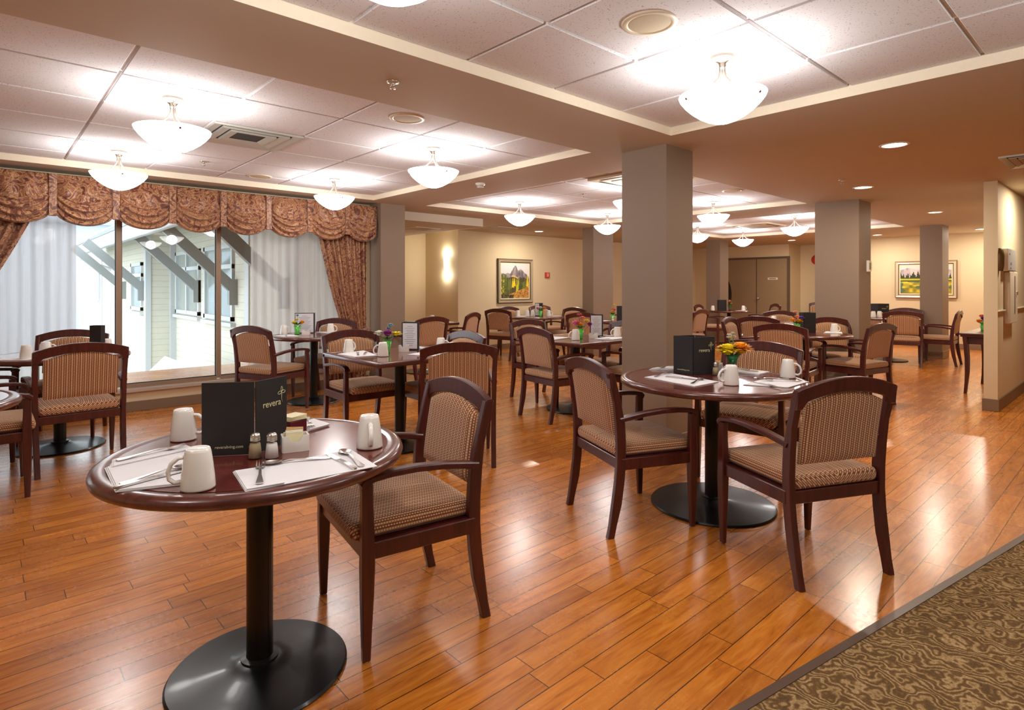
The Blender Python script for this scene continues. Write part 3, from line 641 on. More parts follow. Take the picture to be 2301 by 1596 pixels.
box_bm = B(); box(box_bm, 2.35, 2.45, 10.4, 12.4, -2.0, -0.33); p_ = link('canopy_wall', box_bm, GREYP, o)
tag(o, 'sloping white canopy panel low outside the window', 'canopy')
random.seed(11); bm = B()
for i in range(260):
    c = Vector((random.uniform(1.35, 1.95), random.uniform(9.0, 9.8), random.uniform(-1.3, -0.42))); d = Vector((random.uniform(-1, 1), random.uniform(-1, 1), random.uniform(0, 1))).normalized(); s = d.cross(Vector((0.3, 0.2, 1))).normalized() * 0.035; L = d * random.uniform(0.10, 0.20)
    quad(bm, [c - L, c + s, c + L, c - s])
sh = link('foliage', bm, mat('bright_shrub_leaf', srgb(120, 176, 96), 0.6, noise=0.4, nscale=8)); t = thing('shrub', 'bright green shrub below the canopy outside the window', 'shrub', (1.65, 9.4, -2.0)); sh.parent = t; sh.location = (-1.65, -9.4, 2.0)
bm = B()
for i in range(5): sweep(bm, [(random.uniform(-.1, .1), random.uniform(-.1, .1), 0), (random.uniform(-.25, .25), random.uniform(-.35, .35), 1.4)], 0.015, 6)
link('stem', bm, GREYP, t)

# ================================================================ chairs
def make_chair():
    t = thing('armchair', '', 'chair')
    # seat cushion (rounded, bull-nosed)
    bm = B(); NU, NV = 16, 16
    x0, y0, y1 = 0.228, -0.205, 0.262
    vs = box(bm, -x0, x0, y0, y1, 0.386, 0.448, 0.024, 4)
    bmesh.ops.subdivide_edges(bm, edges=[e for e in bm.edges if e.calc_length() > 0.2], cuts=6, use_grid_fill=True)
    for v in bm.verts:
        if v.co.z > 0.43: v.co.z += 0.016 * max(0, 1 - (v.co.x / x0) ** 2) * max(0, 1 - ((v.co.y - 0.03) / 0.235) ** 2)
    link('seat', bm, SEATF, t, smooth=True)
    # backrest panel
    bm = B()
    def yc(z): return -0.196 - 0.055 * max(0, (z - 0.42) / 0.40) ** 1.4
    NX, NZ = 12, 14; front = []; back = []
    for j in range(NZ + 1):
        rf, rb = [], []
        for i in range(NX + 1):
            u = -1 + 2 * i / NX; x = 0.205 * u; ztop = 0.752 + 0.047 * (1 - u * u); z = 0.497 + (ztop - 0.497) * j / NZ; w = j / NZ
            e = min(1.0, 5.5 * min(1 - abs(u), 1.0)) ** 0.5 * min(1.0, 9 * min(w, 1 - w)) ** 0.5
            rf.append(bm.verts.new((x, yc(z) + 0.008 + 0.018 * e, z))); rb.append(bm.verts.new((x, yc(z) - 0.006 - 0.010 * e, z)))
        front.append(rf); back.append(rb)
    for j in range(NZ):
        for i in range(NX):
            bm.faces.new((front[j][i + 1], front[j][i], front[j + 1][i], front[j + 1][i + 1])); bm.faces.new((back[j][i], back[j][i + 1], back[j + 1][i + 1], back[j + 1][i]))
    for j in range(NZ):
        bm.faces.new((front[j][0], back[j][0], back[j + 1][0], front[j + 1][0])); bm.faces.new((back[j][NX], front[j][NX], front[j + 1][NX], back[j + 1][NX]))
    for i in range(NX):
        bm.faces.new((front[0][i], front[0][i + 1], back[0][i + 1], back[0][i])); bm.faces.new((front[NZ][i + 1], front[NZ][i], back[NZ][i], back[NZ][i + 1]))
    link('backrest', bm, BACKF, t, auto=50)
    # arched top rail
    bm = B(); secs = []
    for i in range(21):
        u = -1 + 2 * i / 20; x = 0.262 * u; zt = 0.815 + 0.048 * (1 - u * u); zb = 0.750 + 0.050 * (1 - u * u); zb = zb if abs(u) < 0.85 else 0.735
        z = (zt + zb) / 2; secs.append(((x, yc(z) - 0.004, z), (0, 0.014, 0.0), (0, -0.004, (zt - zb) / 2)))
    rect_sweep(bm, secs, bev=0.004); link('top_rail', bm, FRAME, t, auto=40)
    for s in (-1, 1):   # rear legs run up as back posts
        bm = B(); pts = [(-0.245, 0.0), (-0.232, 0.06), (-0.212, 0.16), (-0.197, 0.27), (-0.190, 0.36), (-0.190, 0.46), (-0.196, 0.56), (-0.212, 0.66), (-0.234, 0.75), (-0.250, 0.81)]
        rect_sweep(bm, [((s * (0.236 + 0.012 * z / 0.8), y, z), (0.0155, 0, 0), (0, 0.018 + 0.006 * (z < 0.6) * (z > 0.1), 0)) for y, z in pts], bev=0.004)
        g = link('leg', bm, FRAME, t, auto=40)
        bm = B(); lathe(bm, [(0, -0.0), (0.014, 0.0), (0.014, 0.006), (0, 0.006)], 12, s * 0.236, -0.245); link('foot_glide', bm, STEEL, g)
    for s in (-1, 1):   # front legs carry the arms
        bm = B(); secs = [(0.004, 0.0135, 0.222), (0.10, 0.0165, 0.2215), (0.22, 0.0205, 0.220), (0.32, 0.0225, 0.219), (0.40, 0.0215, 0.219), (0.50, 0.0195, 0.220), (0.585, 0.0190, 0.221)]
        rect_sweep(bm, [((s * (0.256 - 0.3 * (0.0225 - h)), y, z), (h * 0.82, 0, 0), (0, h, 0)) for z, h, y in secs], bev=0.004)
        g = link('leg', bm, FRAME, t, auto=40)
        bm = B(); lathe(bm, [(0, 0), (0.011, 0), (0.011, 0.005), (0, 0.005)], 12, s * 0.2535, 0.222); link('foot_glide', bm, STEEL, g)
        bm = B(); pr = [(-0.200, 0.590), (-0.14, 0.600), (-0.06, 0.612), (0.04, 0.620), (0.13, 0.620), (0.19, 0.615), (0.225, 0.607), (0.241, 0.592)]
        rect_sweep(bm, [((s * (0.245 + 0.010 * (y + 0.2) / 0.44), y, z - 0.011), (0.0205, 0, 0), (0, -0.004 if y < 0.2 else 0.006, 0.0115)) for y, z in pr], bev=0.005)
        link('arm', bm, FRAME, t, auto=40)
    bm = B()
    box(bm, -0.240, 0.240, 0.208, 0.232, 0.332, 0.386, 0.003, 1); box(bm, -0.228, 0.228, -0.205, -0.182, 0.332, 0.386, 0.003, 1)
    for s in (-1, 1): box(bm, s * 0.248 - 0.012, s * 0.248 + 0.012, -0.19, 0.215, 0.332, 0.388, 0.003, 1)
    box(bm, -0.225, 0.225, -0.18, 0.205, 0.372, 0.387)
    link('seat_frame', bm, FRAME, t)
    return t
CH = make_chair()
# x, y, yaw, label
CHAIRS = [
 (1.20, 1.97, 81, 'nearest armchair, pulled up to the foreground table with its scuffed rail'),
 (2.61, 1.93, 247, 'armchair in front of the big pillar, facing the round table with yellow flowers'),
 (2.79, 1.10, 335, 'armchair with its back to the camera nearest the carpet'),
 (3.70, 1.78, 98, 'armchair behind the yellow and orange flowers, facing the camera'),
 (2.53, 3.38, 327, 'armchair seen from behind at the square table with the purple bouquet'),
 (2.37, 4.46, 178, 'armchair facing the camera at the square table, beside the black table post'),
 (2.80, 3.95, 88, 'armchair whose top rail shines pale blue with window glare'),
 (2.14, 5.93, 293, 'armchair seen from behind against the white sheer curtain'),
 (2.90, 6.38, 122, 'armchair below the tied back drape at the round window table'),
 (0.49, 5.08, 3, 'armchair with broad striped back turned to the camera, left of the black menu'),
 (0.51, 6.12, 160, 'armchair by the window glass behind the small upright menu'),
 (-0.02, 4.70, 270, 'armchair cut by the left edge, only front leg and seat showing'),
 (-0.04, 5.66, 266, 'armchair at the far left edge with only its arms showing behind the table'),
 (4.05, 3.85, 262, 'armchair seen from behind at the square table with the pink bouquet'),
 (4.62, 4.60, 175, 'armchair right behind another, its arched rail rising over the nearer one'),
 (5.05, 3.92, 90, 'armchair with pale glare on its rail, half hidden by the big pillar'),
 (4.70, 3.36, 0, 'armchair whose arm and seat peek out left of the big pillar'),
 (6.65, 5.65, 293, 'armchair behind the pink bouquet, seen from behind'),
 (6.68, 7.52, 285, 'armchair with back turned at the table under the mountain painting'),
 (7.22, 7.85, 176, 'armchair against the wall directly under the mountain painting'),
 (7.62, 7.00, 92, 'armchair at the far side of the table under the mountain painting'),
 (8.25, 8.06, 172, 'armchair parked against the wall under the red fire alarm box'),
 (4.17, 6.35, 5, 'armchair partly hidden by the curtain side pillar, seen from behind'),
 (5.15, 6.86, 29, 'armchair turned sideways below the wall sconce'),
 (6.23, 2.59, 276, 'armchair with its back to the camera behind the yellow flowers'),
 (7.46, 2.52, 134, 'armchair facing the camera in front of the second large pillar'),
 (6.90, 2.14, 348, 'olive backed armchair at the edge of the aisle before the second pillar'),
 (6.84, 3.28, 190, 'armchair in the middle distance whose left post curves beside the black menu stand'),
 (7.54, 3.42, 275, 'armchair overlapping another in the room middle, seen from behind'),
 (9.05, 3.78, 137, 'armchair facing the camera in the room middle, behind two others'),
 (10.70, 2.68, 284, 'armchair with back turned at the table under the meadow painting'),
 (11.66, 2.86, 108, 'armchair facing the camera between table and meadow side pillar'),
 (11.28, 2.32, 3, 'sideways armchair standing free in the aisle by the meadow side pillar'),
 (11.98, 3.48, 120, 'small far armchair just right of the second pillar'),
 (8.70, 5.25, 3, 'armchair hugging the right edge of the big pillar, seen from behind'),
 (11.08, 6.15, 192, 'armchair left of the table by the double doors'),
 (12.55, 5.72, 45, 'armchair right of the table by the double doors'),
 (14.75, 5.35, 110, 'armchair in the far corner beside the second pillar'),
 (10.15, 8.05, 165, 'armchair against the far wall right of the slim pillar'),
]
for i, (x, y, a, lb) in enumerate(CHAIRS):
    o = CH if i == 0 else dup(CH)
    o.location = (x, y, 0); o.rotation_euler = (0, 0, math.radians(a)); o['label'] = lb; o['group'] = 'mahogany armchairs with striped upholstery'

# ================================================================ tables
TZ = 0.715
def table_base(t, r=0.28, pole=0.04):
    bm = B(); lathe(bm, [(0, 0), (r, 0), (r + 0.003, 0.006), (r - 0.003, 0.013), (r * 0.7, 0.021), (r * 0.4, 0.030), (0.075, 0.038), (0.06, 0.044), (0, 0.046)], 64); link('base_plate', bm, BLACKM, t, auto=35)
    bm = B(); lathe(bm, [(pole + 0.004, 0.042), (pole + 0.017, 0.044), (pole + 0.017, 0.050), (pole + 0.001, 0.054)], 40)
    link('base_collar', bm, mat('worn_dark_steel', srgb(60, 60, 60), 0.3, metal=0.8), t, auto=40)
    bm = B(); lathe(bm, [(0, 0.044), (pole, 0.044), (pole, TZ - 0.04), (0, TZ - 0.04)], 40); link('pole', bm, BLACKM, t, auto=40)
    bm = B(); box(bm, -0.18, 0.18, -0.03, 0.03, TZ - 0.052, TZ - 0.034, 0.003, 1); box(bm, -0.03, 0.03, -0.18, 0.18, TZ - 0.0515, TZ - 0.0345, 0.003, 1); link('top_bracket', bm, BLACKM, t)
def round_table(x, y, r, label, br=0.28):
    t = thing('round_table', label, 'table', (x, y, 0), 0, 'mahogany dining tables'); ri = r - 0.052
    bm = B(); lathe(bm, [(0, TZ - 0.034), (ri, TZ - 0.034), (ri, TZ), (0, TZ)], 72); link('tabletop', bm, TOPM, t, auto=40)
    bm = B(); lathe(bm, [(ri - 0.002, TZ - 0.034), (r - 0.014, TZ - 0.036), (r - 0.004, TZ - 0.030), (r, TZ - 0.018), (r - 0.003, TZ - 0.008), (r - 0.012, TZ - 0.001), (r - 0.022, TZ + 0.0018), (r - 0.040, TZ + 0.0015), (r - 0.046, TZ - 0.001), (ri, TZ - 0.0015)], 96); link('table_edge', bm, EDGEM, t, smooth=True)
    table_base(t, br); return t
def square_table(x, y, s, rz, label, br=0.28):
    t = thing('square_table', label, 'table', (x, y, 0), rz, 'mahogany dining tables'); h = s / 2
    bm = B(); box(bm, -h + 0.05, h - 0.05, -h + 0.05, h - 0.05, TZ - 0.034, TZ); link('tabletop', bm, TOPM, t)
    bm = B()
    for k in range(4):
        M = Matrix.Rotation(k * PI / 2, 4, 'Z'); box(bm, -h + 0.0002 * k, h - 0.0002 * k, h - 0.0502, h, TZ - 0.036 + 0.0003 * k, TZ + 0.001 + 0.0003 * (k % 2), 0.010, 3, M=M)
    link('table_edge', bm, EDGEM, t, auto=50)
    table_base(t, br); return t
T1 = round_table(0.667, 1.948, 0.455, 'foreground round table with worn mahogany rim and two menu panels', 0.268)
T2 = round_table(3.08, 1.70, 0.515, 'round table with yellow and orange flowers before the big pillar', 0.337)
T3 = square_table(2.42, 3.97, 0.87, 0, 'square table with purple bouquet and standing menu', 0.26)
T4 = round_table(2.655, 6.11, 0.44, 'round table close to the white sheer curtain and pillar', 0.27)
T5 = round_table(0.45, 5.68, 0.46, 'round table at the left window with two upturned mugs', 0.29)
T6 = round_table(-0.30, 3.72, 0.45, 'round table showing only its rim at the left picture edge')
T7 = square_table(4.46, 3.95, 0.90, 0, 'square table with pink bouquet left of the big pillar', 0.30)
T8 = round_table(7.10, 7.22, 0.48, 'table under the mountain painting')
T9 = square_table(4.75, 7.15, 0.75, 0, 'table under the lit wall sconce')
T10 = round_table(11.9, 6.18, 0.46, 'table in front of the double doors')
T11 = round_table(6.79, 2.62, 0.46, 'round table before the second large pillar with orange bouquet')
T12 = round_table(11.22, 3.02, 0.46, 'table under the meadow painting, half hidden by armchairs')
T13 = round_table(7.22, 5.45, 0.45, 'table tucked between the slim pillar and the big pillar')
T14 = square_table(8.32, 3.70, 0.80, 0, 'table hidden behind overlapping armchairs in the room middle')
T15 = square_table(9.72, 8.15, 0.60, 0, 'small table against the far wall left of the slim pillar')

# ================================================================ tableware
def mug_mesh():
    t = thing('coffee_mug', '', 'mug')
    bm = B(); lathe(bm, [(0.0, 0.100), (0.0245, 0.100), (0.027, 0.103), (0.0285, 0.102), (0.031, 0.094), (0.0355, 0.065), (0.0395, 0.030), (0.0415, 0.004), (0.0412, 0.0), (0.038, 0.0), (0.0365, 0.02), (0.033, 0.06), (0.028, 0.09), (0, 0.092)], 36); link('mug_body', bm, CHINA, t, smooth=True)
    bm = B(); pts = [(0.030, 0, 0.082), (0.046, 0, 0.080), (0.062, 0, 0.066), (0.069, 0, 0.046), (0.066, 0, 0.028), (0.054, 0, 0.018), (0.038, 0, 0.020)]
    sweep(bm, pts, [0.0055] * 7, 10, up=Vector((0, 1, 0)), flat=1.4); link('handle', bm, CHINA, t, smooth=True); return t
MUG0 = mug_mesh(); mug_used = []
def put(o0, used, x, y, z, rz, label, grp):
    o = o0 if not used else dup(o0)
    used.append(1); o.location = (x, y, z); o.rotation_euler = (0, 0, rz); o['label'] = label; o['group'] = grp; return o
def cutlery(kind):
    bm = B(); n = 9
    def plate(out, z):
        a = [bm.verts.new((x, y, z + zz)) for x, y, zz in out]; b = [bm.verts.new((x, y, z + zz + 0.0018)) for x, y, zz in out]; m = len(out)
        bm.faces.new(b); bm.faces.new(a[::-1])
        for i in range(m): bm.faces.new((a[i], a[(i + 1) % m], b[(i + 1) % m], b[i]))
    def strip(secs):  # (y, halfwidth, z, thickness)
        rect_sweep(bm, [((0, y, z + th / 2), (w, 0, 0), (0, 0, th / 2)) for y, w, z, th in secs])
    if kind == 'knife':
        strip([(-0.10, 0.004, 0.0, 0.004), (-0.095, 0.0075, 0, 0.006), (-0.05, 0.0065, 0, 0.006), (0.0, 0.0055, 0, 0.006), (0.005, 0.007, 0.0005, 0.003), (0.03, 0.0095, 0.0005, 0.002), (0.08, 0.0095, 0.0005, 0.0015), (0.10, 0.006, 0.0005, 0.0015), (0.108, 0.002, 0.0005, 0.001)])
    else:
        strip([(-0.095, 0.005, 0.001, 0.002), (-0.09, 0.0095, 0.001, 0.003), (-0.07, 0.008, 0.001, 0.003), (-0.03, 0.004, 0.004, 0.003), (0.02, 0.003, 0.008, 0.003), (0.038, 0.004, 0.007, 0.0022), (0.045, 0.008, 0.005, 0.0018)])
        if kind == 'fork':
            strip([(0.045, 0.0095, 0.005, 0.0018), (0.058, 0.0125, 0.003, 0.0016), (0.064, 0.0128, 0.003, 0.0016)])
            for k in range(4): x = -0.0108 + 0.0072 * k; rect_sweep(bm, [((x, 0.062, 0.0038), (0.0019, 0, 0), (0, 0, 0.0008)), ((x, 0.085, 0.005), (0.0015, 0, 0), (0, 0, 0.0007)), ((x, 0.10, 0.009), (0.0009, 0, 0), (0, 0, 0.0006))])
        else:
            rings = []
            for j in range(6):
                r = j / 5; ring = []
                for i in range(20): a = 2 * PI * i / 20; ring.append(bm.verts.new((0.0185 * r * math.cos(a), 0.070 + 0.029 * r * math.sin(a), 0.0005 + 0.0075 * r * r)) if j else None)
                rings.append(ring)
            c = bm.verts.new((0, 0.07, 0.0005))
            for i in range(20): bm.faces.new((c, rings[1][i], rings[1][(i + 1) % 20]))
            for j in range(1, 5):
                for i in range(20): bm.faces.new((rings[j][i], rings[j + 1][i], rings[j + 1][(i + 1) % 20], rings[j][(i + 1) % 20]))
    o = link({'knife': 'table_knife', 'fork': 'table_fork', 'spoon': 'teaspoon'}[kind], bm, STEEL, None, auto=35); o['category'] = kind; return o
CUT = {k: cutlery(k) for k in ('knife', 'fork', 'spoon')}; cut_used = {k: [] for k in CUT}
def cut(kind, x0, y0, x1, y1, label, grp, z=TZ + 0.006, sc=1.0):
    """handle end (x0,y0) to tip (x1,y1)"""
    return put(CUT[kind], cut_used[kind], (x0 + x1) / 2, (y0 + y1) / 2, z, math.atan2(y1 - y0, x1 - x0) - PI / 2, label, grp)
def napkin(pts, label, grp, layers=2, z=TZ + 0.001):
    bm = B(); cx = sum(p[0] for p in pts) / len(pts); cy = sum(p[1] for p in pts) / len(pts)
    for k in range(layers):
        s = 1 - 0.015 * k; q = [(cx + (x - cx) * s + 0.002 * k, cy + (y - cy) * s - 0.002 * k) for x, y in pts]
        prism(bm, [(x - cx, y - cy) for x, y in q], z - TZ + 0.0022 * k, z - TZ + 0.0022 * k + 0.0016)
    bmesh.ops.recalc_face_normals(bm, faces=bm.faces[:])
    o = link('paper_napkin', bm, PAPER); o.location = (cx, cy, TZ); return tag(o, label, 'napkin', grp)
def text(txt, size, parent, m, loc, rot, name='lettering', ext=0.0004, shear=0.0):
    c = bpy.data.curves.new(name, 'FONT'); c.body = txt; c.size = size; c.extrude = ext; c.align_x = 'CENTER'; c.shear = shear
    c.materials.append(m); tmp = bpy.data.objects.new(name, c); COL.objects.link(tmp); me = bpy.data.meshes.new_from_object(tmp); bpy.data.objects.remove(tmp)
    if not me.materials: me.materials.append(m)
    o = bpy.data.objects.new(name, me); COL.objects.link(o); o.parent = parent; o.location = loc; o.rotation_euler = rot; return o
def panel_at(bm, p, q, z0, z1, th, mi=0, bev=0.0):
    """upright slab from p to q (xy)"""
    p, q = Vector((p[0], p[1], 0)), Vector((q[0], q[1], 0)); d = q - p; L = d.length; a = math.atan2(d.y, d.x)
    M = Matrix.Translation((p.x, p.y, 0)) @ Matrix.Rotation(a, 4, 'Z'); return box(bm, 0, L, -th / 2, th / 2, z0, z1, bev, 1, mi, M)
def menu_folder(pa, pb, pc, label, zt=0.226, logo=True, face=None, grp='upright table menus', sheet=None, back=True):
    """V of two cover panels pa-pb-pc standing on a table; closed behind by two more"""
    t = thing('menu_stand', label, 'menu', (pb[0], pb[1], TZ), 0, grp)
    r = lambda p: (p[0] - pb[0], p[1] - pb[1]); A, Bq, Cq = r(pa), (0, 0), r(pc); D = (A[0] + Cq[0], A[1] + Cq[1])
    for (p, q, nm) in ((A, Bq, 'cover_panel'), (Bq, Cq, 'cover_panel')) + (((Cq, D, 'cover_panel'), (D, A, 'cover_panel')) if back else ()):
        d = Vector((q[0] - p[0], q[1] - p[1])); L = d.length; a = math.atan2(d.y, d.x)
        bm = B(); box(bm, 0.002, L - 0.002, -0.0022, 0.0022, 0, zt, 0.001, 1); o = link(nm, bm, BLACKC, t); o.location = (p[0], p[1], 0.001); o.rotation_euler = (0, 0, a)
        if sheet and (p, q) == ((A, Bq) if sheet == 1 else (Bq, Cq)):
            bm = B(); box(bm, 0.008, L - 0.008, -0.0032, -0.0022, 0.010, zt - 0.008); link('menu_sheet', bm, SHEETM, o)
            bm = B()
            for k in range(11):
                w = (0.16 + 0.2 * ((k * 37) % 10) / 10) * L; zz = zt - 0.035 - k * 0.0155; box(bm, L / 2 - w, L / 2 + w, -0.0036, -0.0031, zz, zz + 0.003)
            link('menu_print', bm, INK, o)
        elif logo and (p, q) == (Bq, Cq):
            text('revera', 0.030, o, CREAMINK, (L * 0.50, -0.0026, zt * 0.60), (PI / 2, 0, 0), 'logo_lettering')
            bm = B()
            def loop(cx, cz, rx, rz, rot):
                pts = [(cx + rx * math.cos(a2) * math.cos(rot) - rz * math.sin(a2) * math.sin(rot), -0.0030, cz + rx * math.cos(a2) * math.sin(rot) + rz * math.sin(a2) * math.cos(rot)) for a2 in [2 * PI * i / 16 for i in range(17)]]
                sweep(bm, pts, 0.0010, 5, up=Vector((0, 1, 0)))
            X0, Z0 = L * 0.80, zt * 0.77
            loop(X0 - 0.008, Z0, 0.008, 0.0045, 0.25); loop(X0 + 0.008, Z0 + 0.002, 0.008, 0.0045, 0.1); loop(X0 + 0.001, Z0 + 0.011, 0.0035, 0.008, 0.0)
            sweep(bm, [(X0 + 0.001, -0.003, Z0 - 0.003), (X0, -0.003, Z0 - 0.02), (X0 + 0.004, -0.003, Z0 - 0.032)], 0.0009, 5, up=Vector((0, 1, 0)))
            link('logo_flower', bm, CREAMINK, o)
        elif logo and (p, q) == (A, Bq):
            text('reveraliving.com', 0.0125, o, CREAMINK, (L * 0.52, -0.0026, 0.022), (PI / 2, 0, 0), 'web_lettering')
    return t
def shaker(x, y, label, fill, grp='salt and pepper shakers'):
    t = thing('glass_shaker', label, 'shaker', (x, y, TZ + 0.0005), 0.2, grp)
    bm = B(); lathe(bm, [(0, 0), (0.0215, 0), (0.0225, 0.004), (0.0195, 0.030), (0.0165, 0.052), (0.014, 0.056), (0, 0.056)], 8)
    for f in bm.faces: f.smooth = False
    link('glass_body', bm, CLEAR, t)
    bm = B(); lathe(bm, [(0, 0.003), (0.0195, 0.003), (0.0178, 0.030), (0.0155, 0.046), (0, 0.048)], 8); link('contents', bm, fill, t)
    bm = B(); lathe(bm, [(0.0150, 0.054), (0.0155, 0.057), (0.0145, 0.059), (0.0155, 0.062), (0.0145, 0.065), (0.0150, 0.070), (0.012, 0.076), (0.006, 0.079), (0, 0.0795)], 24); link('chrome_cap', bm, STEEL, t, smooth=True)
    return t
SALT = mat('white_salt', srgb(226, 216, 214), 0.9, noise=0.03); PEPP = mat('ground_pepper', srgb(168, 146, 112), 0.9, noise=0.15, nscale=400)
def caddy(x, y, rz, label, grp='white sachet holders', packets=True):
    t = thing('sachet_holder', label, 'sachet holder', (x, y, TZ + 0.0005), rz, grp)
    bm = B(); W2, D2, Ht, th = 0.038, 0.024, 0.052, 0.003
    box(bm, -W2, W2, -D2, D2, 0, 0.004, 0.001, 1)
    for s in (-1, 1):
        box(bm, s * W2 - th, s * W2 + th, -D2, D2, 0, Ht, 0.0015, 2)
        # front/back with a dipped edge
        n = 14; lo = []; hi = []
        for i in range(n + 1):
            u = -1 + 2 * i / n; z = Ht - (0.020 * math.sqrt(max(0, 1 - (u / 0.55) ** 2)) if abs(u) < 0.55 else 0); lo.append((u * W2, z))
        a = [bm.verts.new((px, s * D2 - th / 2, pz)) for px, pz in lo] ; b = [bm.verts.new((px, s * D2 + th / 2, pz)) for px, pz in lo]
        a0 = [bm.verts.new((px, s * D2 - th / 2, 0)) for px, pz in lo]; b0 = [bm.verts.new((px, s * D2 + th / 2, 0)) for px, pz in lo]
        for i in range(n):
            bm.faces.new((a0[i], a0[i + 1], a[i + 1], a[i])); bm.faces.new((b0[i + 1], b0[i], b[i], b[i + 1])); bm.faces.new((a[i], a[i + 1], b[i + 1], b[i]))
    bmesh.ops.recalc_face_normals(bm, faces=bm.faces[:]); link('ceramic_box', bm, CHINA, t)
    if packets:
        pm = [mat('tan_packet', srgb(206, 168, 110), 0.6), mat('cream_packet', srgb(226, 218, 176), 0.6), mat('white_packet', srgb(236, 232, 224), 0.6)]
        for k in range(6):
            bm = B(); box(bm, -0.026, 0.026, -0.0012, 0.0012, 0.008, 0.062 + 0.004 * (k % 3), 0.0008, 1, 0, Matrix.Translation((random.uniform(-.004, .004), -0.016 + 0.0062 * k, 0)) @ Matrix.Rotation(random.uniform(-.12, .12), 4, 'Y') @ Matrix.Rotation(random.uniform(-.15, .1), 4, 'X')); link('sugar_packet', bm, pm[(k + 1) % 3], t)
    return t
def bloom(c, r0, m, kind, parent, seed):
    r = r0 * 1.18
    random.seed(seed); bm = B(); c = Vector(c)
    layers = 5 if kind == 'mum' else 2; 
    for L in range(layers):
        el = 0.05 + 1.3 * L / layers if kind == 'mum' else 0.15 + 0.35 * L; n = max(7, int((16 if kind == 'mum' else 13) * math.cos(el) + 4)); r = r0 * 1.18; rr = r * (1 - 0.10 * L)
        for i in range(n):
            a = 2 * PI * (i + 0.5 * (L % 2)) / n + random.uniform(-.1, .1); e = el + random.uniform(-.08, .08)
            d = Vector((math.cos(a) * math.cos(e), math.sin(a) * math.cos(e), math.sin(e))); s = d.cross(Vector((0, 0, 1)))
            s = (s.normalized() if s.length > .01 else Vector((1, 0, 0))) * r * 0.17; up = s.cross(d).normalized() * r * 0.05
            p0, p1, p2 = c + d * r * 0.12, c + d * rr * 0.65 + up, c + d * rr
            quad(bm, [p0 - s * 0.3, p1 - s, p1 + s, p0 + s * 0.3]); f = bm.faces.new([bm.verts.new(v) for v in (p1 - s, p2 - s * 0.35, p2 + s * 0.35, p1 + s)])
            quad(bm, [p0 - s * 0.3 - up, p0 + s * 0.3 - up, p1 + s - up, p1 - s - up])
    bmesh.ops.create_uvsphere(bm, u_segments=10, v_segments=6, radius=r * (0.5 if kind == 'mum' else 0.28), matrix=Matrix.Translation(c + Vector((0, 0, r * 0.12))))
    return link('blossom', bm, m, parent)
def bouquet(x, y, z, label, flowers, vase='green', sc=1.0, grp='small flower arrangements'):
    t = thing('flower_arrangement', label, 'flowers', (x, y, z), 0, grp)
    bm = B(); lathe(bm, [(0, 0), (0.022 * sc, 0), (0.024 * sc, 0.006 * sc), (0.024 * sc, 0.02 * sc), (0.038 * sc, 0.098 * sc), (0.036 * sc, 0.098 * sc), (0.020 * sc, 0.012 * sc), (0, 0.010 * sc)], 24); v = link('glass_vase', bm, CLEAR if vase != 'green' else GREENV, t, smooth=True)
    if vase != 'green':
        bm = B(); lathe(bm, [(0, 0.03 * sc), (0.014 * sc, 0.04 * sc), (0.024 * sc, 0.09 * sc), (0.036 * sc, 0.115 * sc), (0, 0.12 * sc)], 10); link('green_wrap', bm, DGREEN, t)
    bm = B(); random.seed(len(label))
    for k in range(9):
        a = 2 * PI * k / 9; d = Vector((math.cos(a), math.sin(a), 0.5)).normalized(); c = Vector((0, 0, 0.10 * sc)) + d * 0.04 * sc; s = Vector((-math.sin(a), math.cos(a), 0)) * 0.012 * sc
        quad(bm, [c - d * 0.03 * sc, c + s, c + d * 0.045 * sc, c - s])
    for fx, fy, fz, fr, col, kd in flowers: sweep(bm, [(0, 0, 0.02 * sc), (fx * 0.5, fy * 0.5, 0.09 * sc), (fx, fy, fz)], 0.0018, 5)
    link('leaves_and_stems', bm, LEAF, t)
    for i, (fx, fy, fz, fr, col, kd) in enumerate(flowers): bloom((fx, fy, fz), fr, FLOW[col], kd, t, i * 7 + 3)
    return t

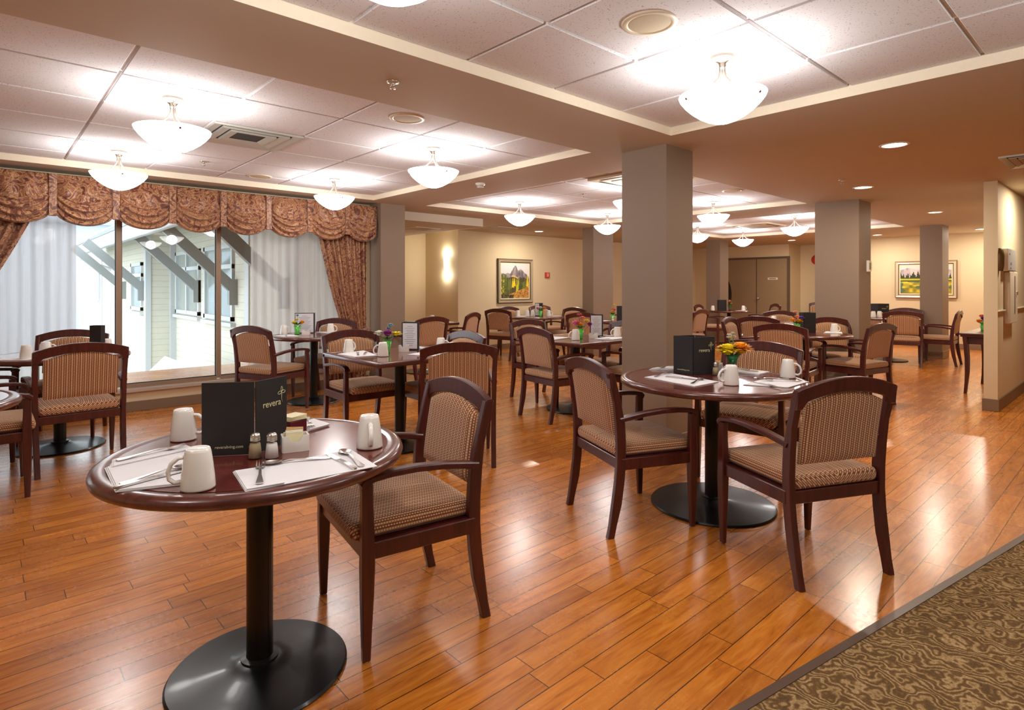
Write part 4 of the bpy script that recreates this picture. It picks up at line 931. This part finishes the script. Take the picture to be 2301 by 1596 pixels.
MG = 'upturned white coffee mugs'; NG = 'folded white paper napkins'; CG = 'stainless table cutlery'
MUGS = [ # x, y, handle yaw, where
 (0.417, 1.672, 2.75, 'nearest mug, at the front of the foreground table'), (0.512, 2.235, -0.45, 'mug left of the black menu panels on the foreground table'), (0.936, 1.722, -2.0, 'mug at the right rim of the foreground table, handle to the camera'),
 (2.95, 1.52, 2.5, 'mug at the front of the yellow flower table, handle out to the left'), (3.42, 1.42, -1.3, 'mug at the right side of the yellow flower table'), (3.36, 1.92, 2.6, 'mug partly hidden behind the yellow flowers'),
 (2.14, 4.27, 0.3, 'mug on the far left of the purple bouquet table'), (2.22, 3.88, 2.6, 'mug just left of the purple bouquet'), (2.76, 3.90, -0.8, 'mug right of the menu on the purple bouquet table'),
 (2.42, 6.33, -0.5, 'mug left of the little bouquet at the sheer curtain'), (2.89, 6.20, -0.5, 'mug right of the framed menu at the sheer curtain'),
 (0.24, 5.42, 2.0, 'left one of two beige shaded mugs at the left window'), (0.36, 5.62, -0.2, 'taller looking mug beside the napkins at the left window'), (0.74, 5.62, 2.7, 'mug right of the slim menu at the left window'),
 (4.27, 3.79, 2.6, 'mug left of the pink bouquet'), (4.83, 3.72, 2.6, 'mug right of the menu near the big pillar'),
 (6.88, 7.43, 1.0, 'leftmost mug on the table under the mountain painting'), (6.98, 7.30, 0.5, 'first of two mugs side by side under the mountain painting'), (7.06, 7.25, -2.0, 'second of two mugs side by side under the mountain painting'), (7.30, 7.10, -0.5, 'mug right of the menu under the mountain painting'),
 (4.80, 7.0, -0.5, 'lone mug on the table under the wall sconce'),
 (7.05, 2.42, -0.6, 'mug at the right rim of the orange bouquet table'), (6.72, 2.80, 2.6, 'mug behind the orange bouquet'), (6.62, 2.72, 1.0, 'second mug behind the orange bouquet'),
 (11.62, 6.40, 1.0, 'left mug on the table by the double doors'), (12.08, 5.95, -0.5, 'right mug on the table by the double doors'),
 (11.02, 3.18, 1.0, 'left mug on the table under the meadow painting'), (11.13, 3.12, -0.6, 'mug with visible handle on the table under the meadow painting'), (11.30, 2.82, 1.0, 'mug showing behind the chair rail under the meadow painting'),
 (7.16, 5.18, 2.6, 'mug beside the menu at the big pillar edge'), (8.25, 3.62, 0.0, 'mug top showing over a chair in the room middle'), (9.55, 8.05, 0.0, 'mug on the small table against the far wall')]
for x, y, a, lb in MUGS: put(MUG0, mug_used, x, y, TZ + 0.0022, a, 'upturned white ' + lb, MG)
# --- foreground table
menu_folder((0.500, 1.972), (0.633, 1.892), (0.756, 1.952), 'tall black two panel menu cover standing on the foreground table', back=False)
shaker(0.618, 1.846, 'pepper shaker with chrome cap in front of the menu on the foreground table', PEPP)
shaker(0.656, 1.812, 'salt shaker with chrome cap beside the pepper on the foreground table', SALT)
caddy(0.742, 1.850, 0.45 - 0.72, 'white ceramic holder full of sugar packets on the foreground table')
t = thing('jam_box', 'dark red box topped with cream packets behind the sugar holder', 'box', (0.815, 2.045, TZ + 0.0005), 0.3)
bm = B(); box(bm, -0.036, 0.036, -0.028, 0.028, 0, 0.055, 0.003, 2); link('box_body', bm, mat('dark_red_box', srgb(92, 18, 30), 0.4), t)
for k in range(4):
    bm = B(); box(bm, -0.036, 0.036, -0.029, 0.029, 0.0555 + 0.004 * k, 0.059 + 0.004 * k, 0.001, 1, 0, Matrix.Rotation(0.06 * (k - 1.5), 4, 'Z')); link('cream_packet', bm, mat('cream_packet', srgb(226, 218, 176), 0.6), t)
napkin([(0.262, 2.03), (0.252, 1.775), (0.392, 1.722), (0.500, 2.06)], 'white napkin at the left of the foreground table, under the upturned mug side', NG, 3)
napkin([(0.288, 2.085), (0.276, 2.005), (0.50, 2.055), (0.49, 2.112)], 'narrow napkin strip at the back left of the foreground table', NG, 2, TZ + 0.0075)
napkin([(0.523, 1.744), (0.497, 1.556), (0.852, 1.520), (0.876, 1.734)], 'broad napkin across the front right of the foreground table', NG, 1)
napkin([(0.525, 1.742), (0.499, 1.560), (0.591, 1.545), (0.601, 1.728)], 'short napkin fold under the small fork on the foreground table', NG, 2, TZ + 0.0035)
napkin([(0.955, 2.215), (0.965, 2.085), (0.869, 2.05), (0.90, 2.20)], 'napkin behind the sugar holder on the foreground table', NG, 4)
def C(kind, a, b, lb, dz=0.006):
    # the copies are one size: keep the mid point and heading
    cut(kind, a[0], a[1], b[0], b[1], lb, CG, TZ + dz)
C('fork', (0.288, 2.045), (0.484, 2.089), 'fork lying on the narrow napkin strip, foreground table', 0.0125)
C('knife', (0.262, 1.785), (0.43, 1.83), 'knife behind the nearest mug on the left napkin, foreground table', 0.009)
C('spoon', (0.275, 1.81), (0.44, 1.86), 'spoon beside the knife on the left napkin, foreground table', 0.009)
C('fork', (0.535, 1.565), (0.603, 1.752), 'small fork pointing away on the short napkin fold, foreground table', 0.0085)
C('spoon', (0.774, 1.686), (0.62, 1.745), 'spoon lying crosswise on the broad napkin, foreground table', 0.003)
C('knife', (0.788, 1.535), (0.798, 1.725), 'knife at the right end of the broad napkin, foreground table', 0.003)
C('spoon', (0.812, 1.530), (0.846, 1.737), 'teaspoon beside the knife with its bowl toward the far rim, foreground table', 0.003)
C('fork', (0.93, 2.19), (0.90, 2.10), 'fork on the napkin behind the sugar holder, foreground table', 0.0105)
# --- yellow flower table
menu_folder((3.100, 1.965), (3.100, 1.832), (3.242, 1.772), 'closed black menu block standing on the yellow flower table', 0.224)
bouquet(3.272, 1.676, TZ + 0.0005, 'yellow and orange gerberas with a white sprig in a clear green wrapped vase', [(-0.030, 0.015, 0.145, 0.060, 'yellow', 'mum'), (0.040, -0.028, 0.150, 0.064, 'orange', 'mum'), (0.0, 0.055, 0.145, 0.045, 'orange', 'mum'), (0.010, 0.025, 0.232, 0.017, 'white', 'd'), (0.028, 0.010, 0.222, 0.016, 'white', 'd'), (-0.008, 0.02, 0.220, 0.016, 'white', 'd'), (0.012, 0.005, 0.246, 0.013, 'white', 'd')], 'clear')
shaker(3.15, 1.635, 'clear shaker with chrome cap behind the front mug, yellow flower table', SALT); shaker(3.20, 1.745, 'dark topped shaker between menu and vase, yellow flower table', PEPP)
caddy(3.335, 1.805, 0.4, 'small white sachet holder beside the menu, yellow flower table')
napkin([(2.815, 1.975), (3.05, 1.965), (2.975, 1.605), (2.745, 1.615)], 'napkin before the menu block at the left front of the yellow flower table', NG, 2)
napkin([(3.10, 2.14), (3.28, 2.12), (3.44, 2.00), (3.20, 1.985)], 'crumpled napkin behind the menu block on the yellow flower table', NG, 5)
napkin([(3.50, 1.84), (3.53, 1.80), (3.52, 1.57), (3.38, 1.57), (3.34, 1.80)], 'napkin at the far side of the yellow flower table', NG, 4)
napkin([(2.985, 1.475), (3.235, 1.485), (3.345, 1.275), (3.075, 1.275)], 'napkin at the right front of the yellow flower table', NG, 2)
for kd, a, b, lb in [('fork', (2.87, 1.93), (3.02, 1.95), 'fork on the left front napkin'), ('spoon', (2.80, 1.66), (2.97, 1.70), 'spoon with shining bowl on the left front napkin'), ('knife', (2.90, 1.88), (2.93, 1.70), 'knife across the left front napkin'),
    ('knife', (3.02, 1.30), (3.09, 1.45), 'knife on the right front napkin'), ('fork', (3.30, 1.30), (3.17, 1.45), 'fork across the right front napkin'), ('spoon', (3.32, 1.38), (3.20, 1.50), 'spoon on the right front napkin'),
    ('fork', (3.45, 1.62), (3.42, 1.78), 'fork on the far napkin'), ('knife', (3.47, 1.70), (3.50, 1.82), 'knife on the far napkin'), ('fork', (3.28, 2.05), (3.16, 2.08), 'fork on the crumpled napkin')]:
    C(kd, a, b, lb + ' of the yellow flower table', 0.012 if 'far' in lb or 'crumpled' in lb else 0.006)
# --- purple bouquet table
bouquet(2.36, 4.06, TZ + 0.0005, 'purple white and yellow bouquet with a blue bloom in a green vase', [(-0.045, 0.045, 0.150, 0.038, 'white', 'mum'), (0.0, -0.005, 0.150, 0.045, 'purple', 'mum'), (0.055, -0.045, 0.140, 0.045, 'yellow', 'd'), (0.03, 0.0, 0.215, 0.022, 'blue', 'mum'), (0.015, 0.012, 0.188, 0.020, 'blue', 'mum')])
menu_folder((2.565, 4.175), (2.655, 4.072), (2.70, 4.125), 'menu with white printed sheet right of the purple bouquet', sheet=1, logo=False)
caddy(2.50, 4.04, -0.6, 'white sachet holder between purple bouquet and menu', packets=False)
napkin([(2.02, 4.22), (2.28, 4.30), (2.20, 3.92), (2.03, 3.95)], 'napkin at the left corner of the purple bouquet table', NG, 3)
napkin([(2.40, 3.83), (2.66, 3.93), (2.80, 3.62), (2.50, 3.58)], 'napkin at the front right of the purple bouquet table', NG, 3)
napkin([(2.62, 4.33), (2.80, 4.33), (2.82, 4.05), (2.74, 4.02)], 'napkin at the back right of the purple bouquet table', NG, 3)
for kd, a, b, lb in [('fork', (2.08, 4.0), (2.16, 4.16), 'fork on the left corner napkin'), ('knife', (2.13, 4.0), (2.22, 4.14), 'knife on the left corner napkin'), ('spoon', (2.55, 3.65), (2.52, 3.83), 'spoon on the front right napkin'), ('knife', (2.62, 3.68), (2.60, 3.85), 'knife on the front right napkin'), ('fork', (2.78, 4.10), (2.72, 4.26), 'fork on the back right napkin')]:
    C(kd, a, b, lb + ' of the purple bouquet table', 0.0085)
# --- sheer curtain table
bouquet(2.53, 6.24, TZ + 0.0005, 'yellow and orange small bouquet in a green vase at the sheer curtain', [(-0.03, 0.02, 0.125, 0.032, 'yellow', 'mum'), (0.04, -0.03, 0.130, 0.034, 'orange', 'mum'), (0.0, 0.02, 0.155, 0.028, 'yellow', 'd'), (0.005, 0.01, 0.205, 0.020, 'blue', 'mum')])
menu_folder((2.565, 6.40), (2.745, 6.30), (2.775, 6.35), 'framed white menu sheet behind the little bouquet at the sheer curtain', sheet=1, logo=False, back=False)
caddy(2.58, 6.13, -0.6, 'white sachet holder by the little bouquet at the sheer curtain', packets=False)
napkin([(2.26, 6.22), (2.44, 6.24), (2.46, 5.98), (2.30, 6.00)], 'napkin at the left rim of the sheer curtain table', NG, 3); napkin([(2.80, 6.42), (2.98, 6.28), (3.00, 6.10), (2.84, 6.14)], 'napkin at the right rim of the sheer curtain table', NG, 3)
C('knife', (2.88, 6.12), (2.90, 6.28), 'knife on the right napkin of the sheer curtain table', 0.0085); C('fork', (2.33, 6.03), (2.38, 6.18), 'fork on the left napkin of the sheer curtain table', 0.0085)
# --- left window table
menu_folder((0.605, 5.405), (0.640, 5.440), (0.70, 5.385), 'slim grey black menu stand on the left window table', sheet=1, logo=False, back=True)
napkin([(0.12, 5.58), (0.34, 5.50), (0.24, 5.32), (0.08, 5.45)], 'napkin by the left mugs of the left window table', NG, 3); napkin([(0.40, 5.86), (0.58, 5.80), (0.60, 5.60), (0.44, 5.60)], 'napkin with cutlery behind the broad striped chair back', NG, 4)
C('fork', (0.50, 5.66), (0.48, 5.82), 'fork on the napkin behind the broad striped chair back', 0.0105); C('knife', (0.54, 5.66), (0.53, 5.80), 'knife on the napkin behind the broad striped chair back', 0.0105)
# --- pink bouquet table
bouquet(4.42, 3.86, TZ + 0.0005, 'pink orange and purple bouquet in a slim green vase', [(-0.03, 0.03, 0.150, 0.045, 'pink', 'mum'), (-0.01, -0.01, 0.138, 0.036, 'orange', 'mum'), (0.05, -0.04, 0.170, 0.035, 'yellow', 'd'), (0.03, 0.0, 0.200, 0.034, 'salmon', 'mum'), (-0.005, 0.01, 0.235, 0.028, 'pink', 'd'), (0.075, -0.06, 0.140, 0.034, 'purple', 'mum')])
menu_folder((4.695, 3.965), (4.785, 3.875), (4.855, 3.925), 'menu with white printed sheet right of the pink bouquet', sheet=1, logo=False)
caddy(4.55, 3.80, -0.7, 'white sachet holder between pink bouquet and menu', packets=False)
napkin([(4.06, 4.18), (4.34, 4.22), (4.40, 3.98), (4.10, 3.92)], 'napkin behind the mug on the pink bouquet table', NG, 3); napkin([(4.46, 3.72), (4.74, 3.80), (4.84, 3.58), (4.54, 3.55)], 'napkin at the front of the pink bouquet table', NG, 3); napkin([(4.80, 4.08), (4.88, 4.06), (4.89, 3.80), (4.86, 3.80)], 'napkin by the big pillar on the pink bouquet table', NG, 3)
C('fork', (4.12, 4.0), (4.20, 4.14), 'fork on the back napkin of the pink bouquet table', 0.0085); C('knife', (4.18, 4.0), (4.27, 4.13), 'knife on the back napkin of the pink bouquet table', 0.0085); C('spoon', (4.56, 3.62), (4.62, 3.76), 'spoon on the front napkin of the pink bouquet table', 0.0085)
# --- the other tables
bouquet(7.13, 7.25 - 0.12, TZ + 0.0005, 'small pale and orange bouquet in a bright green vase under the mountain painting', [(-0.04, 0.03, 0.14, 0.035, 'salmon', 'mum'), (0.0, 0.0, 0.15, 0.035, 'white', 'mum'), (0.05, -0.04, 0.14, 0.04, 'orange', 'mum')])
menu_folder((7.20, 7.34), (7.24, 7.26), (7.32, 7.26), 'menu stand behind the bouquet under the mountain painting', sheet=1, logo=False)
bouquet(6.74, 2.70, TZ + 0.0005, 'orange and violet bouquet in a green vase before the second pillar', [(-0.03, 0.03, 0.14, 0.040, 'orange', 'mum'), (0.02, -0.02, 0.13, 0.038, 'orange', 'mum'), (0.045, -0.03, 0.165, 0.035, 'violet', 'mum'), (-0.01, 0.01, 0.23, 0.028, 'salmon', 'd'), (0.0, 0.0, 0.18, 0.03, 'salmon', 'mum')])
menu_folder((6.90, 2.74), (6.83, 2.66), (6.93, 2.57), 'black menu stand beside the orange and violet bouquet', logo=False)
menu_folder((11.79, 6.39), (11.72, 6.32), (11.85, 6.21), 'black menu stand on the table by the double doors', logo=False)
bouquet(11.83, 6.13, TZ + 0.0005, 'salmon and yellow flowers in a clear vase by the double doors', [(0.0, 0.0, 0.20, 0.04, 'salmon', 'mum'), (0.03, -0.02, 0.15, 0.035, 'yellow', 'd')], 'clear')
menu_folder((11.22, 3.28), (11.22, 3.16), (11.36, 3.04), 'black menu stand with faint lettering under the meadow painting')
menu_folder((7.08, 5.46), (7.01, 5.39), (7.14, 5.27), 'black menu stand tucked against the big pillar edge', logo=False)
bouquet(6.93, 5.42, TZ + 0.0005, 'tall yellow and pink flowers in a yellow green vase at the slim pillar', [(0.0, 0.0, 0.14, 0.035, 'orange', 'mum'), (0.02, -0.02, 0.17, 0.03, 'pink', 'mum'), (0.02, -0.01, 0.235, 0.028, 'yellow', 'd'), (0.01, 0.0, 0.20, 0.02, 'yellow', 'd')])
shaker(6.86, 5.36, 'clear shaker left of the yellow and pink flowers at the slim pillar', SALT)
for pts, lb in [([(6.75, 7.35), (6.95, 7.5), (7.05, 7.4), (6.86, 7.2)], 'napkin on the table under the mountain painting'), ([(7.38, 7.12), (7.50, 7.02), (7.44, 6.95), (7.32, 7.02)], 'napkin at the right of the table under the mountain painting'), ([(4.62, 7.4), (4.9, 7.4), (4.9, 7.2), (4.62, 7.2)], 'napkin under the wall sconce'),
    ([(6.95, 2.50), (7.16, 2.55), (7.20, 2.40), (7.0, 2.32)], 'napkin at the right rim of the orange bouquet table'), ([(11.85, 6.02), (12.1, 5.98), (12.06, 5.84), (11.88, 5.88)], 'napkin by the double doors'), ([(11.0, 3.28), (11.15, 3.3), (11.15, 3.2), (11.0, 3.2)], 'napkin under the meadow painting'), ([(6.88, 5.62), (7.0, 5.62), (7.0, 5.5), (6.86, 5.5)], 'napkin at the slim pillar'), ([(9.5, 8.3), (9.8, 8.3), (9.8, 8.1), (9.62, 8.1)], 'napkin on the small table against the far wall')]: napkin(pts, lb, NG, 3)

# ================================================================ paintings and wall things
def mixc(a, b, t): return tuple(a[i] * (1 - t) + b[i] * t for i in range(3))
def vnoise(x, y, s=0):
    def h(i, j): n = math.sin(i * 127.1 + j * 311.7 + s * 74.7) * 43758.5453; return n - math.floor(n)
    i, j = math.floor(x), math.floor(y); fx, fy = x - i, y - j; fx = fx * fx * (3 - 2 * fx); fy = fy * fy * (3 - 2 * fy)
    return (h(i, j) * (1 - fx) + h(i + 1, j) * fx) * (1 - fy) + (h(i, j + 1) * (1 - fx) + h(i + 1, j + 1) * fx) * fy
def art_mountain(u, v):
    sky = mixc((220, 208, 214), (226, 224, 226), v); c = sky
    if v < 0.70 + 0.03 * vnoise(u * 9, 1) and u < 0.5: c = (158, 146, 160)
    pk = 0.96 - abs(u - 0.50) * 1.5 if u < 0.62 else 0.84 - abs(u - 0.70) * 0.75; pk += 0.03 * vnoise(u * 30, 2)
    if v < pk and u > 0.30: c = mixc((96, 88, 100), (196, 184, 176), vnoise(u * 26, v * 7, 3) ** 1.4)
    if v < 0.66 - abs(u - 0.45) * 0.5 + 0.04 * vnoise(u * 20, 5): c = (214, 182, 116)
    if v < 0.56 + 0.06 * vnoise(u * 12, 7): c = mixc((52, 46, 40), (120, 110, 50), vnoise(u * 40, v * 12, 4))
    for k in range(16):
        cx = (k * 0.618) % 1.0; hh = 0.48 + 0.22 * ((k * 0.37) % 1); b = 0.12 + 0.25 * ((k * 0.23) % 1); w = 0.042 * (hh - v) / (hh - b) if b < v < hh else 0
        if abs(u - cx) < w + 0.012 * (w > 0) * vnoise(u * 60, v * 60, k): c = [(232, 206, 24), (196, 190, 44), (70, 84, 34), (104, 116, 40)][k % 4]
    if u < 0.2 and v < 0.72 - 0.5 * abs(u - 0.08) and vnoise(u * 40, v * 30, 9) > 0.35: c = (96, 104, 40)
    if v < 0.10 + 0.32 * u - 0.08 and v < 0.34: c = mixc((150, 84, 40), (226, 186, 84), vnoise(u * 34 - v * 14, v * 40, 6))
    if v < 0.10 and u < 0.45: c = mixc((48, 36, 40), (150, 150, 40), vnoise(u * 30, v * 30, 8) ** 2)
    return c
def art_meadow(u, v):
    c = mixc((206, 204, 204), (222, 220, 214), v)
    if 0.62 < v < 0.93 - 0.10 * vnoise(u * 6, 1): c = mixc((158, 142, 154), (222, 208, 206), vnoise(u * 22, v * 9, 2))
    for k in range(26):
        cx = (k * 0.618 + 0.03) % 1.0; hh = 0.68 + 0.16 * ((k * 0.41) % 1); w = 0.030 * (hh - v) / 0.2 if 0.54 < v < hh else 0
        if abs(u - cx) < w: c = (50, 58, 38)
    if v < 0.56: c = (96, 70, 46)
    if v < 0.53: c = (190, 206, 40)
    if v < 0.47: c = (92, 84, 52)
    if v < 0.43: c = mixc((120, 112, 30), (236, 220, 60), vnoise(u * 14, v * 18, 5)); c = mixc(c, (74, 110, 90), 0.9 if vnoise(u * 6, v * 9, 8) > 0.68 else 0)
    return c
def painting(name, label, w, h, loc, rz, fn, frame_m, inner_m, fw=0.075, gap=0.05):
    t = thing(name, label, 'painting', loc, rz, 'framed landscape paintings')      # local -y faces the room
    bm = B(); prof = [(0.0, 0.0), (0.0, -0.035), (0.012, -0.042), (fw * 0.55, -0.030), (fw * 0.8, -0.034), (fw, -0.020), (fw, -0.012)]
    def ring(off, y): return [(-w / 2 + off, y, -h / 2 + off), (w / 2 - off, y, -h / 2 + off), (w / 2 - off, y, h / 2 - off), (-w / 2 + off, y, h / 2 - off)]
    rs = [[bm.verts.new(p) for p in ring(o, y)] for o, y in prof]
    for i, (a, b) in enumerate(zip(rs, rs[1:])):
        for k in range(4): bm.faces.new((a[k], a[(k + 1) % 4], b[(k + 1) % 4], b[k])).material_index = 0 if i in (0, 1, 4) else 1
    bmesh.ops.recalc_face_normals(bm, faces=bm.faces[:]); link('frame', bm, [frame_m, inner_m], t)
    bm = B(); box(bm, -w / 2 + fw - 0.002, w / 2 - fw + 0.002, -0.012, -0.004, -h / 2 + fw - 0.002, h / 2 - fw + 0.002); link('liner', bm, mat('ivory_liner', srgb(236, 224, 190), 0.7), t)
    bm = B(); a, b = w / 2 - fw - gap * 0.45, h / 2 - fw - gap * 0.45; NX, NY = 90, int(90 * b / a); lay = bm.loops.layers.float_color.new('paint')
    vs = [[bm.verts.new((-a + 2 * a * i / NX, -0.0135, -b + 2 * b * j / NY)) for i in range(NX + 1)] for j in range(NY + 1)]
    for j in range(NY):
        for i in range(NX):
            f = bm.faces.new((vs[j][i], vs[j][i + 1], vs[j + 1][i + 1], vs[j + 1][i])); c = srgb(*fn((i + 0.5) / NX, (j + 0.5) / NY))
            for l in f.loops: l[lay] = c
    link('canvas', bm, PAINT, t)
painting('landscape_painting', 'painting of a grey mountain above yellow trees in a silver frame', 0.95, 0.88, (7.95, 8.678, 1.342), 0, art_mountain, mat('aged_bronze_frame', srgb(96, 80, 58), 0.4, metal=0.4), mat('silver_leaf_frame', srgb(196, 184, 158), 0.3, metal=0.5))
painting('landscape_painting', 'painting of a yellow meadow and dark firs, partly behind a pillar', 1.06, 0.76, (14.298, 3.18, 1.375), -PI / 2, art_meadow, mat('reddish_frame_edge', srgb(120, 74, 52), 0.4), mat('silver_gilt_frame', srgb(220, 214, 186), 0.3, metal=0.3), 0.07)
t = thing('fire_alarm_box', 'small red fire alarm box right of the mountain painting', 'fire alarm', (8.87, 8.68, 1.47))
bm = B(); box(bm, -0.065, 0.065, -0.03, 0, -0.06, 0.06, 0.008, 2); link('alarm_housing', bm, mat('alarm_red', srgb(190, 50, 44), 0.4), t)
bm = B(); box(bm, -0.03, 0.03, -0.034, -0.029, -0.035, 0.03, 0.003, 1); box(bm, -0.04, 0.04, -0.033, -0.029, 0.038, 0.048); link('pull_lever', bm, mat('pale_red', srgb(224, 140, 120), 0.4), t)
t = thing('fire_bell', 'round red fire bell partly hidden behind the second pillar', 'fire bell', (15.5, 5.72, 1.90), -PI / 2)
bm = B(); lathe(bm, [(0, 0.02), (0.12, 0.02), (0.125, 0.035), (0.10, 0.06), (0.05, 0.075), (0, 0.078)], 32); o = link('bell_gong', bm, mat('alarm_red', srgb(190, 50, 44), 0.4), t, smooth=True); o.rotation_euler = (PI / 2, 0, 0)
bm = B(); box(bm, -0.05, 0.05, -0.022, 0, -0.05, 0.05, 0.003, 1); link('bell_base', bm, BLACKM, t)
# oval dark mirror edge by the doors
t = thing('oval_mirror', 'dark oval mirror edge beside the far pillar at the double doors', 'mirror', (14.10, 7.44, 1.03), -PI / 2 - 0.15)
bm = B(); M = Matrix.Diagonal((0.20, 1, 0.40, 1))
o = [(math.cos(2 * PI * i / 40), math.sin(2 * PI * i / 40)) for i in range(40)]
a = [bm.verts.new((0.20 * c, -0.012, 0.40 * s)) for c, s in o]; b = [bm.verts.new((0.20 * c, 0.012, 0.40 * s)) for c, s in o]; bm.faces.new(a); bm.faces.new(b[::-1])
for i in range(40): bm.faces.new((a[i], b[i], b[(i + 1) % 40], a[(i + 1) % 40]))
bmesh.ops.recalc_face_normals(bm, faces=bm.faces[:]); link('mirror_plate', bm, mat('dark_mirror_back', srgb(26, 16, 18), 0.3), t)
bm = B(); box(bm, -0.02, 0.02, -0.02, 0.02, -1.03, -0.38); lathe(bm, [(0, -1.03), (0.16, -1.03), (0.16, -1.01), (0.03, -0.99), (0, -0.98)], 24); link('mirror_stand', bm, BLACKM, t)
# strobe on second pillar
t = thing('alarm_strobe', 'white alarm strobe on the side of the second pillar', 'strobe', (8.10, 2.40, 1.485))
bm = B(); box(bm, -0.05, 0.05, -0.03, 0, -0.07, 0.07, 0.006, 2); link('strobe_housing', bm, CHINA, t)
bm = B(); box(bm, -0.025, 0.025, -0.048, -0.03, -0.045, 0.045, 0.006, 2); link('strobe_lens', bm, CLEAR, t)
bm = B()
for k in range(4): box(bm, -0.040, -0.030, -0.0315, -0.0295, -0.04 + 0.022 * k, -0.03 + 0.022 * k)
link('strobe_print', bm, INK, t)
# partition wall things (face y = 1.055, -y to the corridor)
t = thing('wall_lamp_shell', 'unlit bronze half round wall lamp at the partition end', 'wall lamp', (7.475, 1.055, 1.50))
bm = B()
for hemi in (1,):
    prof = [(0.045 * math.cos(a), -0.045 * math.sin(a)) for a in [PI * i / 14 for i in range(15)]]
    rows = []
    for zz, s in ((-0.11, 0.75), (-0.06, 0.95), (0.04, 1.0), (0.09, 0.8), (0.115, 0.45)): rows.append([bm.verts.new((px * s, py * s, zz)) for px, py in prof])
    for a, b in zip(rows, rows[1:]):
        for i in range(14): bm.faces.new((a[i], a[i + 1], b[i + 1], b[i])).smooth = True
link('lamp_shell', bm, mat('olive_bronze', srgb(120, 96, 60), 0.35, metal=0.5), t)
bm = B(); box(bm, -0.03, 0.03, -0.008, 0, -0.08, 0.08, 0.003, 1); link('back_plate', bm, NICKEL, t)
t = thing('emergency_light_unit', 'white emergency light box on the partition wall', 'emergency light', (7.86, 1.055, 1.505))
bm = B(); box(bm, -0.23, 0.23, -0.055, 0, -0.115, 0.115, 0.01, 2); link('unit_housing', bm, CHINA, t)
bm = B()
for cx, cz, r in ((-0.16, 0.06, 0.012), (-0.08, -0.035, 0.018), (-0.10, -0.08, 0.014)): box(bm, cx - r * 1.5, cx + r * 1.5, -0.058, -0.053, cz - r * 0.6, cz + r * 0.6, 0.001, 1)
link('indicator_dots', bm, INK, t)
t = thing('tall_wall_cabinet', 'narrow tall cream raceway box under the emergency light', 'wall box', (8.0, 1.055, 1.125))
bm = B(); box(bm, -0.24, 0.24, -0.05, 0, -0.27, 0.26, 0.006, 1); link('cabinet_body', bm, CREAM, t)
bm = B(); box(bm, 0.02, 0.08, -0.053, -0.049, -0.17, 0.22, 0.001, 1); link('cabinet_label', bm, mat('grey_label_strip', srgb(150, 130, 120), 0.5), t)
bm = B(); box(bm, 0.14, 0.17, -0.062, -0.049, 0.02, 0.06, 0.003, 1); link('cabinet_latch', bm, STEEL, t)
# console table behind the partition
t = thing('console_table', 'dark console table against the far side of the partition wall', 'table', (8.92, 1.36, 0))
bm = B(); box(bm, -0.55, 0.55, -0.17, 0.18, 0.675, 0.70, 0.006, 2); box(bm, -0.54, 0.54, -0.165, 0.17, 0.655, 0.675, 0.004, 1); link('console_top', bm, FRAME, t)
bm = B(); box(bm, -0.50, 0.50, 0.125, 0.145, 0.57, 0.655, 0.002, 1); box(bm, -0.50, 0.50, -0.135, -0.115, 0.57, 0.655, 0.002, 1); box(bm, -0.50, -0.48, -0.12, 0.13, 0.57, 0.655); box(bm, 0.48, 0.50, -0.12, 0.13, 0.57, 0.655); link('apron', bm, FRAME, t)
for sx in (-1, 1):
    for sy in (-1, 1):
        bm = B()
        for off in (-0.016, 0.016): rect_sweep(bm, [((sx * 0.49 + off * (1 + 1.0 * (z > 0.2)) * (0.7 if z < 0.02 else 1), 0.005 + sy * (0.125 - 0.02 * math.sin(PI * z / 0.66)), z), (0.013 + 0.010 * z, 0, 0), (0, 0.013 + 0.012 * z, 0)) for z in (0.0, 0.04, 0.12, 0.25, 0.40, 0.55, 0.655)], bev=0.003)
        link('leg', bm, FRAME, t)
bouquet(9.02, 1.42, 0.7005, 'orange blue and red flowers in a small green pot on the console table', [(-0.05, 0.03, 0.11, 0.04, 'orange', 'mum'), (0.0, 0.0, 0.14, 0.035, 'violet', 'mum'), (0.03, 0.02, 0.17, 0.035, 'salmon', 'mum'), (0.0, -0.04, 0.10, 0.03, 'white', 'mum')])
